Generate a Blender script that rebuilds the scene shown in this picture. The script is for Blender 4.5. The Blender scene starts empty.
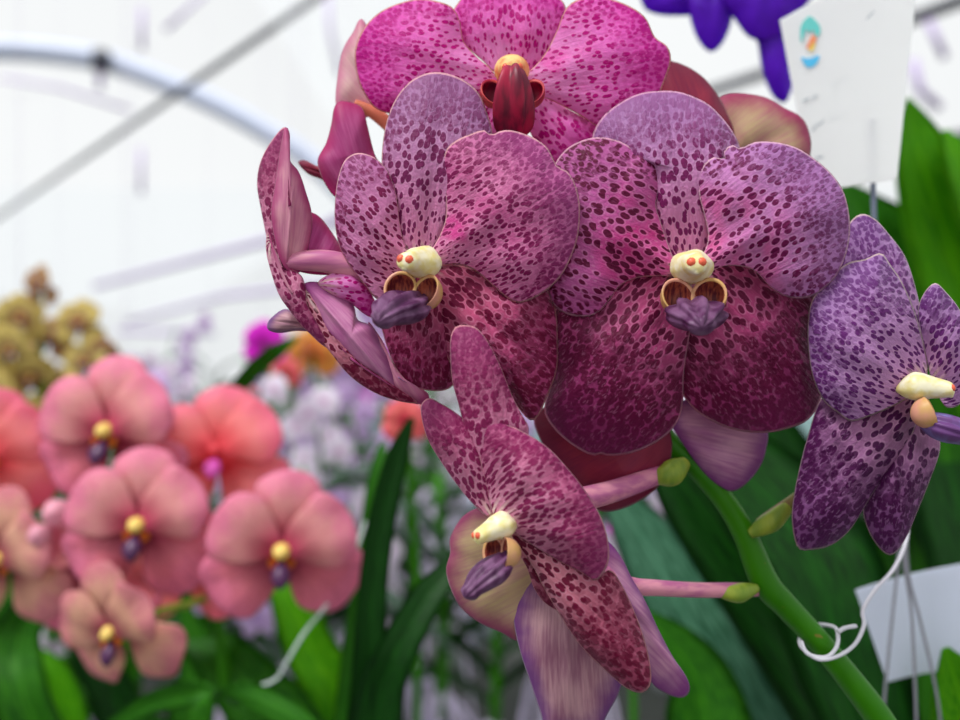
import bpy, bmesh, math, random
from mathutils import Vector, Matrix, noise as mnoise
random.seed(7)
PI = math.pi
scn = bpy.context.scene
COL = scn.collection
F = 831.4            # focal length in pixels of the 960x720 frame
CZ = 1.40            # eye height

def P(px, py, d):    # a point seen at (px, py), d metres away
    return Vector(((px-480)/F*d, d, CZ+(360-py)/F*d))

# ------------------------------------------------------------------ object helpers
def tag(o, label=None, cat=None, group=None, kind=None):
    if label: o['label'] = label
    if cat: o['category'] = cat
    if group: o['group'] = group
    if kind: o['kind'] = kind
    return o
def link(name, me, parent=None, mats=()):
    o = bpy.data.objects.new(name, me); COL.objects.link(o)
    for m in mats: me.materials.append(m)
    if parent is not None:
        o.parent = parent
        o.matrix_parent_inverse = parent_world(parent).inverted()
    return o
def parent_world(o):
    m = o.matrix_basis.copy()
    if o.parent is not None: m = parent_world(o.parent) @ o.matrix_parent_inverse @ m
    return m
def empty(name, loc, parent=None):
    o = bpy.data.objects.new(name, None); COL.objects.link(o); o.empty_display_size = .01
    if parent is not None:
        o.parent = parent; o.matrix_parent_inverse = parent_world(parent).inverted()
    o.location = loc
    return o
def copy_tree(o, parent=None):
    c = o.copy(); COL.objects.link(c)
    if parent is not None: c.parent = parent
    for ch in list(o.children): copy_tree(ch, c)
    return c
def mesh(verts, faces, mats_idx=None, smooth=True, uvs=None):
    me = bpy.data.meshes.new('m'); me.from_pydata([tuple(v) for v in verts], [], faces)
    me.polygons.foreach_set('use_smooth', [smooth]*len(me.polygons))
    if mats_idx: me.polygons.foreach_set('material_index', mats_idx)
    if uvs:
        for nm, data in uvs.items():
            lay = me.uv_layers.new(name=nm)
            for l in me.loops: lay.data[l.index].uv = data[l.vertex_index]
    me.update(); return me

def catmull(pts, n, closed=False, dim=None):
    out = []; m = len(pts); segs = m if closed else m-1
    for i in range(segs):
        if closed: p0, p1, p2, p3 = pts[(i-1) % m], pts[i], pts[(i+1) % m], pts[(i+2) % m]
        else: p0, p1, p2, p3 = pts[max(i-1, 0)], pts[i], pts[i+1], pts[min(i+2, m-1)]
        for k in range(n):
            t = k/n
            out.append(tuple(.5*((2*b)+(-a+c)*t+(2*a-5*b+4*c-d)*t*t+(-a+3*b-3*c+d)*t*t*t) for a, b, c, d in zip(p0, p1, p2, p3)))
    if not closed: out.append(tuple(pts[-1]))
    return out
def resample_closed(pts, n):
    L = [0]; m = len(pts)
    for i in range(m):
        a, b = pts[i], pts[(i+1) % m]; L.append(L[-1]+math.dist(a, b))
    out = []; j = 0
    for k in range(n):
        s = L[-1]*k/n
        while L[j+1] < s: j += 1
        t = (s-L[j])/max(1e-9, L[j+1]-L[j]); a, b = pts[j], pts[(j+1) % m]
        out.append(tuple(x+(y-x)*t for x, y in zip(a, b)))
    return out

def tube(name, pts, rad, mat, parent=None, n=12, sub=6, closed=False):
    """a round stem, pipe or wire through the points"""
    data = [tuple(p)+((rad[i] if hasattr(rad, '__len__') else rad),) for i, p in enumerate(pts)]
    d = catmull(data, sub, closed) if sub > 1 else data
    V, Fc = [], []; prev = None; N = len(d)
    for i in range(N):
        p = Vector(d[i][:3])
        q = Vector(d[(i+1) % N][:3]) if (closed or i < N-1) else p
        o = Vector(d[i-1][:3]) if (closed or i > 0) else p
        t = (q-o).normalized()
        if prev is None: a = t.orthogonal().normalized()
        else: a = (prev-t*prev.dot(t)).normalized()
        prev = a; b = t.cross(a)
        for k in range(n):
            an = 2*PI*k/n; V.append(p+(a*math.cos(an)+b*math.sin(an))*d[i][3])
    for i in range(N if closed else N-1):
        for k in range(n):
            i2 = (i+1) % N; Fc.append((i*n+k, i*n+(k+1) % n, i2*n+(k+1) % n, i2*n+k))
    if not closed:
        Fc.append(tuple(range(n))[::-1]); Fc.append(tuple((N-1)*n+k for k in range(n)))
    me = mesh(V, Fc)
    return link(name, me, parent, [mat])

# ------------------------------------------------------------------ material helpers
class NT:
    def __init__(s, name):
        s.m = bpy.data.materials.new(name); s.m.use_nodes = True; s.t = s.m.node_tree; s.t.nodes.clear()
    def n(s, ty, **kw):
        nd = s.t.nodes.new(ty)
        for k, v in kw.items(): setattr(nd, k, v)
        return nd
    def put(s, sock, v):
        if v is None: return
        if isinstance(v, bpy.types.NodeSocket): s.t.links.new(v, sock)
        elif isinstance(v, (tuple, list)):
            sock.default_value = tuple(v)+((1,) if len(v) == 3 and sock.type == 'RGBA' else ())
        else: sock.default_value = v
    def math(s, op, a, b=None, c=None, clamp=False):
        nd = s.n('ShaderNodeMath', operation=op, use_clamp=clamp)
        s.put(nd.inputs[0], a); s.put(nd.inputs[1], b); s.put(nd.inputs[2], c); return nd.outputs[0]
    def mix(s, f, a, b, typ='RGBA', blend='MIX'):
        nd = s.n('ShaderNodeMix', data_type=typ)
        if typ == 'RGBA': nd.blend_type = blend; i = (6, 7); o = 2
        else: i = (2, 3); o = 0
        s.put(nd.inputs[0], f); s.put(nd.inputs[i[0]], a); s.put(nd.inputs[i[1]], b); return nd.outputs[o]
    def ramp(s, x, lo, hi, a=0., b=1.):
        nd = s.n('ShaderNodeMapRange', interpolation_type='SMOOTHSTEP'); nd.clamp = True
        for i, v in enumerate((x, lo, hi, a, b)): s.put(nd.inputs[i], v)
        return nd.outputs[0]
    def uv(s, name): return s.n('ShaderNodeUVMap', uv_map=name).outputs[0]
    def xyz(s, v):
        nd = s.n('ShaderNodeSeparateXYZ'); s.put(nd.inputs[0], v); return nd.outputs
    def comb(s, x, y, z=0.):
        nd = s.n('ShaderNodeCombineXYZ'); s.put(nd.inputs[0], x); s.put(nd.inputs[1], y); s.put(nd.inputs[2], z); return nd.outputs[0]
    def vmath(s, op, a, b, sc=None):
        nd = s.n('ShaderNodeVectorMath', operation=op); s.put(nd.inputs[0], a)
        if op == 'SCALE': s.put(nd.inputs[3], b)
        else: s.put(nd.inputs[1], b)
        return nd.outputs[0]
    def noise(s, v, scale, detail=2., rough=.5, col=False):
        nd = s.n('ShaderNodeTexNoise'); s.put(nd.inputs['Vector'], v); nd.inputs['Scale'].default_value = scale
        nd.inputs['Detail'].default_value = detail; nd.inputs['Roughness'].default_value = rough
        return nd.outputs['Color' if col else 'Fac']
    def voro(s, v, scale, feature='F1', rnd=1.):
        nd = s.n('ShaderNodeTexVoronoi', feature=feature, voronoi_dimensions='2D'); s.put(nd.inputs['Vector'], v)
        nd.inputs['Scale'].default_value = scale; nd.inputs['Randomness'].default_value = rnd
        return nd.outputs
    def bump(s, h, strength, dist=.001):
        nd = s.n('ShaderNodeBump'); s.put(nd.inputs['Height'], h); nd.inputs['Strength'].default_value = strength
        nd.inputs['Distance'].default_value = dist; return nd.outputs[0]
    def finish(s, col, rough=.5, spec=.3, bump=None, trans=0., tcol=None, sheen=0., sheen_tint=(1, 1, 1), metal=0.):
        b = s.n('ShaderNodeBsdfPrincipled'); s.put(b.inputs['Base Color'], col); s.put(b.inputs['Roughness'], rough)
        b.inputs['Specular IOR Level'].default_value = spec; b.inputs['Metallic'].default_value = metal
        if sheen: b.inputs['Sheen Weight'].default_value = sheen; b.inputs['Sheen Tint'].default_value = (*sheen_tint, 1); b.inputs['Sheen Roughness'].default_value = .4
        if bump is not None: s.put(b.inputs['Normal'], bump)
        out = s.n('ShaderNodeOutputMaterial'); sh = b.outputs[0]
        if trans:
            tb = s.n('ShaderNodeBsdfTranslucent'); s.put(tb.inputs[0], tcol if tcol is not None else col)
            ms = s.n('ShaderNodeMixShader'); ms.inputs[0].default_value = trans
            s.t.links.new(sh, ms.inputs[1]); s.t.links.new(tb.outputs[0], ms.inputs[2]); sh = ms.outputs[0]
        s.t.links.new(sh, out.inputs[0]); return s.m
def lin(r, g, b):
    f = lambda c: (c/255/12.92) if c/255 <= .04045 else ((c/255+.055)/1.055)**2.4
    return (f(r), f(g), f(b))
def plain(name, col, rough=.5, spec=.3, trans=0., vary=0., scale=40., metal=0.):
    t = NT(name); c = col
    if vary:
        g = t.n('ShaderNodeTexCoord').outputs['Object']; nz = t.noise(g, scale, 3)
        c = t.mix(nz, tuple(x*(1-vary) for x in col), tuple(min(1, x*(1+vary)) for x in col))
    return t.finish(c, rough, spec, trans=trans, metal=metal)

def spotted(name, light, outer, spot, rim, ci=.30, co=.50, fine=.55, s1=3.1, s2=5.4, z0=.55, z1=.95, veil=None, vamt=0., trans=.22, sheen=.12, drop=.1, flush=None, fleck=.62, dark=False):
    """a petal covered in dark spots: large and streaked near its base, small and crowded towards the rim"""
    t = NT(name)
    sp = t.uv('spot'); fl = t.uv('flat'); rm = t.xyz(t.uv('rim')); r, dn = rm[0], rm[1]
    fx = t.xyz(fl)
    wob = t.vmath('SCALE', t.vmath('SUBTRACT', t.noise(fl, 2.2, 2, col=True), (.5, .5, .5)), .16)
    spw = t.vmath('ADD', sp, wob); flw = t.vmath('ADD', fl, wob)
    big = t.noise(fl, .75, 2)
    v1 = t.voro(spw, s1); v2 = t.voro(t.vmath('MULTIPLY', flw, (1, .8, 1)), s2)
    rad = t.math('ADD', t.mix(t.ramp(dn, .1, .8), ci, co, 'FLOAT'), t.math('MULTIPLY', t.math('SUBTRACT', big, .5), .35))
    rnd = t.xyz(v1['Color'])[0]
    rad = t.math('MULTIPLY', rad, t.mix(rnd, .6, 1.1, 'FLOAT'))
    rad = t.math('MULTIPLY', rad, t.math('GREATER_THAN', rnd, drop))
    m1 = t.ramp(t.math('SUBTRACT', rad, v1['Distance']), -.05, .06)
    rad2 = t.math('ADD', fine, t.math('MULTIPLY', t.math('SUBTRACT', big, .5), .5))
    m2 = t.ramp(t.math('SUBTRACT', rad2, v2['Distance']), -.12, .12)
    zone = t.ramp(t.math('ADD', t.math('MULTIPLY', t.math('SUBTRACT', t.noise(fl, 1.6, 2), .5), .5), t.math('MAXIMUM', dn, t.math('MULTIPLY', r, t.ramp(dn, .2, .7)))), z0, z1)
    mask = t.mix(zone, m1, m2, 'FLOAT')
    lc = t.mix(t.ramp(dn, .15, .85), light, outer)
    if flush: lc = t.mix(t.math('MULTIPLY', t.ramp(big, .42, .62), t.ramp(dn, .8, .2)), lc, flush)
    # fine vein streaks that run from the base
    sx = t.xyz(sp); streak = t.noise(t.comb(t.math('MULTIPLY', sx[0], 3.4), t.math('MULTIPLY', sx[1], .7)), 1.6, 3, .6)
    lc = t.mix(t.ramp(streak, .3, .75, 0, .24), lc, tuple(x*.55 for x in spot))
    sc = t.mix(streak, tuple(x*.7 for x in spot), tuple(x*1.35 for x in spot))
    halo = t.math('MULTIPLY', t.ramp(t.math('ABSOLUTE', t.math('SUBTRACT', t.math('SUBTRACT', v1['Distance'], rad), .10)), .12, .0), t.math('SUBTRACT', 1., zone))
    lc = t.mix(t.math('MULTIPLY', halo, .16), lc, (.92, .55, .74))
    c = t.mix(mask, lc, sc)
    fk = t.noise(t.vmath('MULTIPLY', t.vmath('ADD', sp, wob), (9., 4.5, 1.)), 1., 2)
    c = t.mix(t.math('MULTIPLY', t.ramp(fk, .57, .68), t.math('MULTIPLY', t.ramp(dn, .25 if dark else .5, .6 if dark else .9), fleck)), c, t.mix(.12, outer, (.95, .70, .82)))
    c = t.mix(t.math('MULTIPLY', t.ramp(t.noise(fl, 1.1, 3), .45, .7), .38), c, tuple(v*.45 for v in spot), blend='MIX') if dark else c
    if veil: c = t.mix(t.math('MULTIPLY', t.ramp(dn, .62, 1.), vamt), c, veil)
    # pale star at the very base, thin pale rim
    star = t.math('MULTIPLY', t.ramp(sx[1], .75, .25), t.ramp(t.math('SINE', t.math('MULTIPLY', sx[0], 11.)), -.2, .8))
    c = t.mix(star, c, lin(240, 205, 205))
    c = t.mix(t.math('MULTIPLY', t.ramp(r, .974, .99), .75), c, tuple(min(1., v*1.25+.05) for v in rim))
    h = t.math('ADD', t.math('MULTIPLY', streak, .8), t.math('ADD', t.math('MULTIPLY', mask, .12), t.math('MULTIPLY', t.noise(fl, 9., 2), .5)))
    return t.finish(c, .48, .18, t.bump(h, .8, .0009), trans=trans, sheen=sheen, sheen_tint=(.9, .75, 1.))

def backside(name, a, b, edge, trans=.25):
    """the pale veined back of a petal, flushed towards its rim"""
    t = NT(name); sp = t.xyz(t.uv('spot')); fl = t.uv('flat'); rm = t.xyz(t.uv('rim'))
    st = t.noise(t.comb(t.math('MULTIPLY', sp[0], 4.), t.math('MULTIPLY', sp[1], .5)), 2., 3)
    c = t.mix(t.ramp(t.math('ADD', st, t.math('MULTIPLY', t.noise(fl, .8, 1), .9)), .55, 1.35), a, b)
    c = t.mix(t.ramp(t.math('ADD', rm[0], t.math('MULTIPLY', t.math('SUBTRACT', t.noise(fl, 1.5, 2), .5), .35)), .55, 1.05), c, edge)
    return t.finish(c, .5, .25, t.bump(t.math('ADD', st, t.math('MULTIPLY', t.noise(fl, 6., 2), .4)), .25, .0005), trans=trans, sheen=.15)

RIM = lin(225, 165, 170)
M = {}
BK = lin(190, 120, 150)
M['f1'] = spotted('petal_rose_spotted', lin(226, 136, 184), lin(204, 124, 178), lin(122, 20, 76), RIM, fine=.46, s1=4.2, s2=7, veil=lin(170, 90, 150), vamt=.35, drop=.06, ci=0.34, co=0.42, z0=0.7)
M['f1r'] = spotted('petal_rose_freckled', lin(224, 128, 178), lin(212, 112, 166), lin(130, 20, 84), RIM, fine=.48, s1=4.4, s2=7, flush=lin(216, 70, 150), veil=lin(166, 76, 142), vamt=.55, drop=.06, z0=0.6, ci=0.32, co=0.46)
M['f1d'] = spotted('petal_mauve_tipped', lin(222, 136, 184), lin(184, 128, 178), lin(118, 30, 86), RIM, ci=.38, co=.47, fine=.50, s1=3.8, s2=6.5, z0=0.6, veil=lin(154, 94, 146), vamt=.75, drop=.03)
M['low'] = spotted('sepal_wine_mottled', lin(206, 92, 132), lin(176, 64, 118), lin(112, 8, 56), lin(215, 140, 140), ci=.42, co=.50, fine=.54, s1=3.4, s2=6.0, z0=.4, dark=True)
M['lowd'] = spotted('sepal_dark_wine_mottled', lin(196, 76, 132), lin(160, 54, 114), lin(98, 4, 54), lin(205, 115, 145), ci=.44, co=.52, s1=3.2, s2=5.5, z0=0.35, z1=0.7, veil=lin(122, 28, 86), vamt=.55, sheen=.2, dark=True, fine=0.6)
M['f2d'] = spotted('petal_violet_tipped', lin(230, 140, 192), lin(190, 134, 190), lin(122, 28, 92), lin(225, 165, 195), ci=.36, co=.46, fine=.52, s1=3.5, s2=6.0, z0=0.55, veil=lin(158, 102, 160), vamt=.8)
M['f2l'] = spotted('petal_magenta_blotched', lin(214, 88, 158), lin(190, 92, 160), lin(96, 4, 54), lin(225, 165, 190), ci=.36, co=.44, fine=.46, s1=3.3, s2=6.0, flush=lin(204, 44, 130), z0=0.65)
M['f2r'] = spotted('petal_orchid_blotched', lin(220, 126, 190), lin(192, 128, 190), lin(108, 12, 74), lin(228, 175, 195), ci=.33, co=.44, fine=.45, s1=3.3, s2=6.5, flush=lin(228, 96, 166), veil=lin(156, 102, 168), vamt=.5, drop=.15, z0=0.6)
M['f3'] = spotted('petal_backlit_pink_spotted', lin(255, 176, 242), lin(255, 124, 228), lin(196, 10, 140), lin(250, 190, 150), s1=4.0, s2=7, z0=.6, flush=lin(255, 130, 220), veil=lin(220, 40, 180), vamt=.5, trans=.55, sheen=.0, drop=.15, ci=0.28, co=0.4, fine=0.46)  # backlight of the top flower is put into this lightened pink
M['f4'] = spotted('petal_purple_netted', lin(206, 148, 204), lin(184, 136, 194), lin(100, 34, 108), lin(205, 180, 170), ci=.36, co=.47, fine=.50, s1=3.9, s2=6.5, z0=.4, veil=lin(134, 90, 156), vamt=.4, drop=.03)
M['f4l'] = spotted('sepal_purple_black', lin(176, 118, 160), lin(146, 88, 146), lin(74, 12, 70), lin(180, 145, 150), ci=.42, co=.50, s1=3.2, s2=5.5, z0=.35, z1=.8, veil=lin(90, 36, 92), vamt=.4, dark=True, fine=0.6)
M['f5'] = spotted('petal_dusty_netted', lin(222, 140, 174), lin(186, 88, 132), lin(132, 28, 82), lin(220, 145, 155), ci=.46, co=.52, fine=.54, s1=4.2, s2=7.5, z0=.45, veil=lin(146, 50, 106), vamt=.6, drop=.03)
M['f5l'] = spotted('sepal_dusty_streaked', lin(222, 140, 158), lin(168, 72, 104), lin(110, 14, 52), lin(210, 135, 135), ci=.46, co=.56, fine=.54, s1=4.2, s2=5.4, z0=.4)
M['bk_pink'] = backside('petal_back_pink', lin(226, 160, 176), lin(196, 104, 150), lin(176, 50, 116))
M['bk_mag'] = backside('petal_back_magenta', lin(196, 92, 150), lin(170, 50, 120), lin(176, 20, 100))
M['bk_red'] = backside('petal_back_wine', lin(160, 48, 72), lin(130, 30, 70), lin(120, 24, 60))
M['bk_green'] = backside('petal_back_olive', lin(196, 170, 128), lin(190, 130, 130), lin(160, 44, 92))
M['bk_lav'] = backside('petal_back_lavender', lin(214, 160, 186), lin(168, 100, 150), lin(132, 56, 134))
M['bk_lav2'] = backside('petal_back_orchid', lin(220, 150, 190), lin(190, 96, 160), lin(150, 50, 130))
M['bk_dusk'] = backside('petal_back_dusky', lin(206, 160, 168), lin(150, 92, 120), lin(112, 54, 126))
M['bk_yel'] = backside('petal_back_straw', lin(212, 190, 140), lin(196, 150, 140), lin(160, 70, 110), trans=.35)
M['bk_pale'] = backside('petal_back_cream', lin(240, 214, 200), lin(226, 180, 186), lin(220, 140, 170), trans=.4)

# ------------------------------------------------------------------ petals
def petal(name, out, base, D, mf, mb, parent, b=0., t=0., h=4., k=0., w=.5, nw=5, rib=.8, roll=0., th=.75, centre=None, seg=88, rings=13, tip=None):
    """one petal. out: outline; base: where it joins; D: distance of its flower (m).
    b, t: how far base and tip lie behind D (mm); h: dome height; k: tilt across; w: ripple of the rim; rib: midrib groove; roll: rim turned back"""
    o = resample_closed(catmull(out, 8, True), seg)
    if centre is None:
        A = cx = cy = 0
        for i in range(seg):
            (x0, y0), (x1, y1) = o[i], o[(i+1) % seg]; c = x0*y1-x1*y0; A += c; cx += (x0+x1)*c; cy += (y0+y1)*c
        centre = (cx/(3*A), cy/(3*A))
    if sum(o[i][0]*o[(i+1) % seg][1]-o[(i+1) % seg][0]*o[i][1] for i in range(seg)) > 0: o = o[::-1]
    ax = Vector(((tip[0] if tip else centre[0])-base[0], (tip[1] if tip else centre[1])-base[1])).normalized(); pr = Vector((-ax.y, ax.x))
    rel = [Vector((p[0]-base[0], p[1]-base[1])) for p in o]
    L = max(r.dot(ax) for r in rel) or 1.; W = max(abs(r.dot(pr)) for r in rel) or 1.; dm = max(r.length for r in rel)
    cm = D/F*100
    ph = (centre[0]*1.3+centre[1]*.7) % 6.28
    V, spot, flat, rimv = [], [], [], []
    def add(px, py, r, an):
        v = Vector((px-base[0], py-base[1])); y = v.dot(ax)/L; x = v.dot(pr)/W; yc = max(0., min(1.1, y))
        z = b+(t-b)*yc+k*x-h*1.35*(1-r**2.2)*min(1, .3+yc*1.5)
        z += .7*math.sin(math.atan2(v.dot(pr), abs(v.dot(ax))+6)*11+ph)*min(1, v.length/60)*(1-r**4)
        z += w*math.sin(an*nw+ph)*r**3*min(1., .2+yc)+w*.4*math.sin(an*(nw*2+1)+ph*2)*r**4*min(1., yc)
        z += rib*math.exp(-(x/.10)**2)*(1-r*r)*(1-.6*yc)
        z += (roll+1.2)*r**7*min(1, yc*1.5)
        z += .5*mnoise.noise(Vector((px*.03, py*.03, ph)))*(1-r*.3)
        V.append(P(px, py, D+z*.001))
        d = v.length*cm; tha = math.atan2(v.dot(pr), max(v.dot(ax), -1e9)) if v.length > .5 else 0.
        off = ph*3.1
        spot.append((tha*(d+.75)+off, d*.85)); flat.append((v.dot(pr)*cm+off, v.dot(ax)*cm+off)); rimv.append((r, v.length/dm))
    add(centre[0], centre[1], 0, 0)
    rr = [1-(1-i/rings)**1.35 for i in range(1, rings+1)]
    for r in rr:
        for i, p in enumerate(o): add(centre[0]+(p[0]-centre[0])*r, centre[1]+(p[1]-centre[1])*r, r, 2*PI*i/seg)
    Fc = [(0, 1+(i+1) % seg, 1+i) for i in range(seg)]
    for j in range(rings-1):
        a = 1+j*seg; c = a+seg
        for i in range(seg): Fc.append((a+i, a+(i+1) % seg, c+(i+1) % seg, c+i))
    # orient front faces to the front
    tmp = mesh(V, Fc); nrm = [v.normal.copy() for v in tmp.vertices]
    if sum(n.y for n in nrm) > 0:
        Fc = [f[::-1] for f in Fc]; nrm = [-n for n in nrm]
    bpy.data.meshes.remove(tmp)
    nV = len(V); lastring = set(range(1+(rings-1)*seg, 1+rings*seg)); mp = {}
    for i in range(nV):
        if i in lastring: mp[i] = i; continue
        r = rimv[i][0]; mp[i] = len(V); V.append(V[i]-nrm[i]*th*.001*math.sqrt(max(.05, 1-r*r))); spot.append(spot[i]); flat.append(flat[i]); rimv.append(rimv[i])
    back = [tuple(mp[q] for q in f[::-1]) for f in Fc]
    idx = [0]*len(Fc)+[1]*len(back)
    me = mesh(V, Fc+back, idx, True, {'spot': spot, 'flat': flat, 'rim': rimv})
    return link(name, me, parent, [mf, mb])

def frame(n, up=(0, 0, 1)):
    n = Vector(n).normalized(); v = Vector(up); v = (v-n*v.dot(n)).normalized(); u = v.cross(n)
    return u, v, n
def loft(name, secs, mat, parent, T, n=20, ridge=0., rn=7, mats2=None, extra=None):
    """sections (x, y, z, ra, rb, pitch) in mm of the flower's own frame -> one closed organic body"""
    O, u, v, nn, s = T
    d = catmull(secs, 5); V, Fc = [], []
    for (x, y, z, ra, rb, pt) in d:
        c = O+(u*x+v*y+nn*z)*(s*.001); e2 = v*math.cos(pt)+nn*math.sin(pt)
        for k in range(n):
            an = 2*PI*k/n; q = 1+ridge*math.cos(rn*an)*max(0., math.sin(an)+.3)
            V.append(c+(u*math.cos(an)*ra*q+e2*math.sin(an)*rb*q)*(s*.001))
    N = len(d)
    for i in range(N-1):
        for k in range(n): Fc.append((i*n+k, i*n+(k+1) % n, (i+1)*n+(k+1) % n, (i+1)*n+k))
    Fc.append(tuple(range(n))[::-1]); Fc.append(tuple((N-1)*n+k for k in range(n)))
    idx = [0]*len(Fc)
    if extra:
        for (x, y, z, r, mi) in extra:      # small round bodies set into it
            b0 = len(V); c = O+(u*x+v*y+nn*z)*(s*.001)
            for a in range(7):
                for k in range(10):
                    ph = PI*a/6; th = 2*PI*k/10
                    V.append(c+(u*math.sin(ph)*math.cos(th)+v*math.sin(ph)*math.sin(th)+nn*math.cos(ph)*.8)*(r*s*.001))
            for a in range(6):
                for k in range(10): Fc.append((b0+a*10+k, b0+a*10+(k+1) % 10, b0+a*10+10+(k+1) % 10, b0+a*10+10+k)); idx.append(mi)
    me = mesh(V, Fc, idx)
    return link(name, me, parent, [mat]+(mats2 or []))
def bowl(name, c, axis, r, depth, mo, mi, parent, T, sq=1.1):
    """half-open cup with a thick rim; c and axis in the flower's frame (mm)"""
    O, u, v, nn, s = T
    W = lambda q: u*q[0]+v*q[1]+nn*q[2]
    A = W(axis).normalized(); B = v-A*v.dot(A); B.normalize(); C = A.cross(B); c0 = O+W(c)*(s*.001)
    n = 24; V, Fc, idx = [], [], []
    prof = [(math.sin(a), -math.cos(a)) for a in [PI/2*i/7 for i in range(8)]]
    full = [(p, q, 1.) for p, q in prof]+[(1.03, .08, 1.)]+[(p, q, .86) for p, q in prof[::-1]]
    for (p, q, f) in full:
        for k in range(n):
            an = 2*PI*k/n
            V.append(c0+(B*math.cos(an)*r*sq*p*f+C*math.sin(an)*r*p*f+A*(q*depth*f))*(s*.001))
    for i in range(len(full)-1):
        for k in range(n): Fc.append((i*n+k, i*n+(k+1) % n, (i+1)*n+(k+1) % n, (i+1)*n+k)); idx.append(0 if i < 9 else 1)
    me = mesh(V, Fc, idx); return link(name, me, parent, [mo, mi])

def streaky(name, a, b, scale, rough=.45, trans=.1, lo=.35, hi=.65, stretch=(1, 1, .25)):
    t = NT(name); g = t.vmath('MULTIPLY', t.n('ShaderNodeTexCoord').outputs['Object'], stretch)
    nz = t.noise(g, scale, 3); c = t.mix(t.ramp(nz, lo, hi), a, b)
    return t.finish(c, rough, .35, t.bump(nz, .4, .0006), trans=trans)
M['col'] = streaky('column_ivory', lin(252, 246, 214), lin(240, 226, 150), 260, trans=.15, stretch=(1, 1, 1))
M['anther'] = plain('anther_coral', lin(226, 96, 66), .4, .4)
M['lobe_out'] = streaky('lobe_peach_yellow', lin(226, 160, 136), lin(216, 170, 104), 140, trans=.2, stretch=(1, 1, 1))
M['lobe_in'] = streaky('lobe_inner_brown', lin(170, 84, 62), lin(96, 24, 40), 420, trans=.1, stretch=(3, 1, .6))
M['lip'] = streaky('lip_grey_violet', lin(120, 78, 116), lin(72, 24, 68), 200, stretch=(1, 1, .5))
M['lip_dk'] = streaky('lip_crimson', lin(170, 6, 60), lin(96, 0, 40), 240)
M['lip_blue'] = streaky('lip_slate_violet', lin(128, 118, 178), lin(104, 60, 120), 160)
M['lobe_red'] = streaky('lobe_crimson_peach', lin(226, 90, 90), lin(170, 16, 60), 150, trans=.2)

def organ(parent, px, py, D, n, up=(0, 0, 1), s=1., lip=None, lobe=None, mo=1.):
    u, v, nn = frame(n, up); T = (P(px, py, D), u, v, nn, s)
    loft('column', [(0, .5, -8, .6, .6, 0), (0, 1, -5, 4.4, 3.6, 0), (0, 1.4, -1.5, 6.8, 5.4, 0), (0, 1.3, 1.5, 6.2, 5.2, 0), (0, .9, 4.5, 4.8, 4.4, 0), (0, .4, 7.5, 3.9, 3.7, 0), (0, 0, 10, 3.6, 3.2, 0), (0, -.2, 11.6, 2.9, 2.5, 0), (0, -.3, 12.3, 1.2, 1.1, 0)], M['col'], parent, T, n=28, ridge=.05, rn=5,
         mats2=[M['anther'], M['lobe_in']], extra=[(-1.45, .4, 11.4, 1.6, 1), (1.45, .4, 11.4, 1.6, 1), (0, -2.2, 11.0, 1.2, 0)])
    for sx in (-1, 1):
        bowl('side_lobe', (sx*4.7, -8.6, 3.2), (-sx*.28, .30, .9), 5.4, 6.4, lobe or M['lobe_out'], M['lobe_in'], parent, T, 1.12)
    loft('lip', [(0, -10.5, -1, 3, 2, .1), (0, -12.5, 1.5, 6, 3.4, .2), (0, -14, 5, 8.4, 4.6, .3), (0, -15.6, 9.5*mo, 9.2, 5.0, .45), (0, -17.2, 14*mo, 7.6, 4.4, .55), (0, -19, 18*mo, 4.8, 3.3, .6), (0, -20.4, 20.5*mo, 3.6, 3.0, .6), (0, -21, 22*mo, 1.0, .8, .6)], lip or M['lip'], parent, T, n=54, ridge=.15, rn=9)

# ================================================================== THE SPOTTED ORCHID
plant = empty('spotted_orchid', P(885, 760, .31))
tag(plant, 'large purple spotted orchid spray on a thick green stem in the foreground', 'orchid')
def flower(label, px, py, d):
    o = empty('flower', (0, 0, 0), plant); o.location = P(px, py, d); o['label'] = label; return o

# --- central left flower
D = .258; f = flower('rose flower speckled with small dots, turned slightly left', 420, 266, D)
B = (422, 264)
petal('sepal', [(425, 264), (400, 256), (385, 215), (382, 180), (382, 150), (387, 120), (398, 95), (415, 78), (436, 72), (460, 78), (478, 92), (488, 115), (493, 138), (492, 165), (480, 195), (462, 230), (446, 256)], B, D, M['f1d'], M['bk_pink'], f, 5, 9, 5, w=.6)
petal('petal', [(416, 266), (405, 245), (400, 225), (397, 200), (393, 182), (385, 167), (372, 156), (357, 153), (345, 160), (338, 178), (335, 200), (335, 225), (340, 248), (350, 266), (362, 281), (374, 296), (384, 302), (391, 299), (394, 286), (402, 276)], B, D, M['f1'], M['bk_pink'], f, 3, 5, 4, k=-3, w=.7, tip=(360, 200))
petal('petal', [(428, 258), (440, 235), (446, 215), (445, 190), (443, 165), (446, 150), (455, 141), (470, 134), (484, 130), (491, 135), (497, 132), (510, 130), (530, 136), (546, 146), (554, 160), (558, 167), (568, 172), (576, 186), (580, 208), (578, 236), (570, 260), (558, 280), (540, 295), (520, 303), (507, 298), (492, 285), (474, 270), (455, 264), (438, 266)], B, D, M['f1r'], M['bk_pink'], f, 2, -1, 5, w=.9, nw=4)
petal('sepal', [(418, 268), (400, 275), (385, 292), (376, 310), (382, 330), (388, 350), (398, 372), (412, 386), (432, 391), (450, 388), (462, 370), (460, 340), (452, 310), (440, 285), (428, 272)], B, D, M['low'], M['bk_pink'], f, 6, 12, 4, k=2, w=.5)
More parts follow.
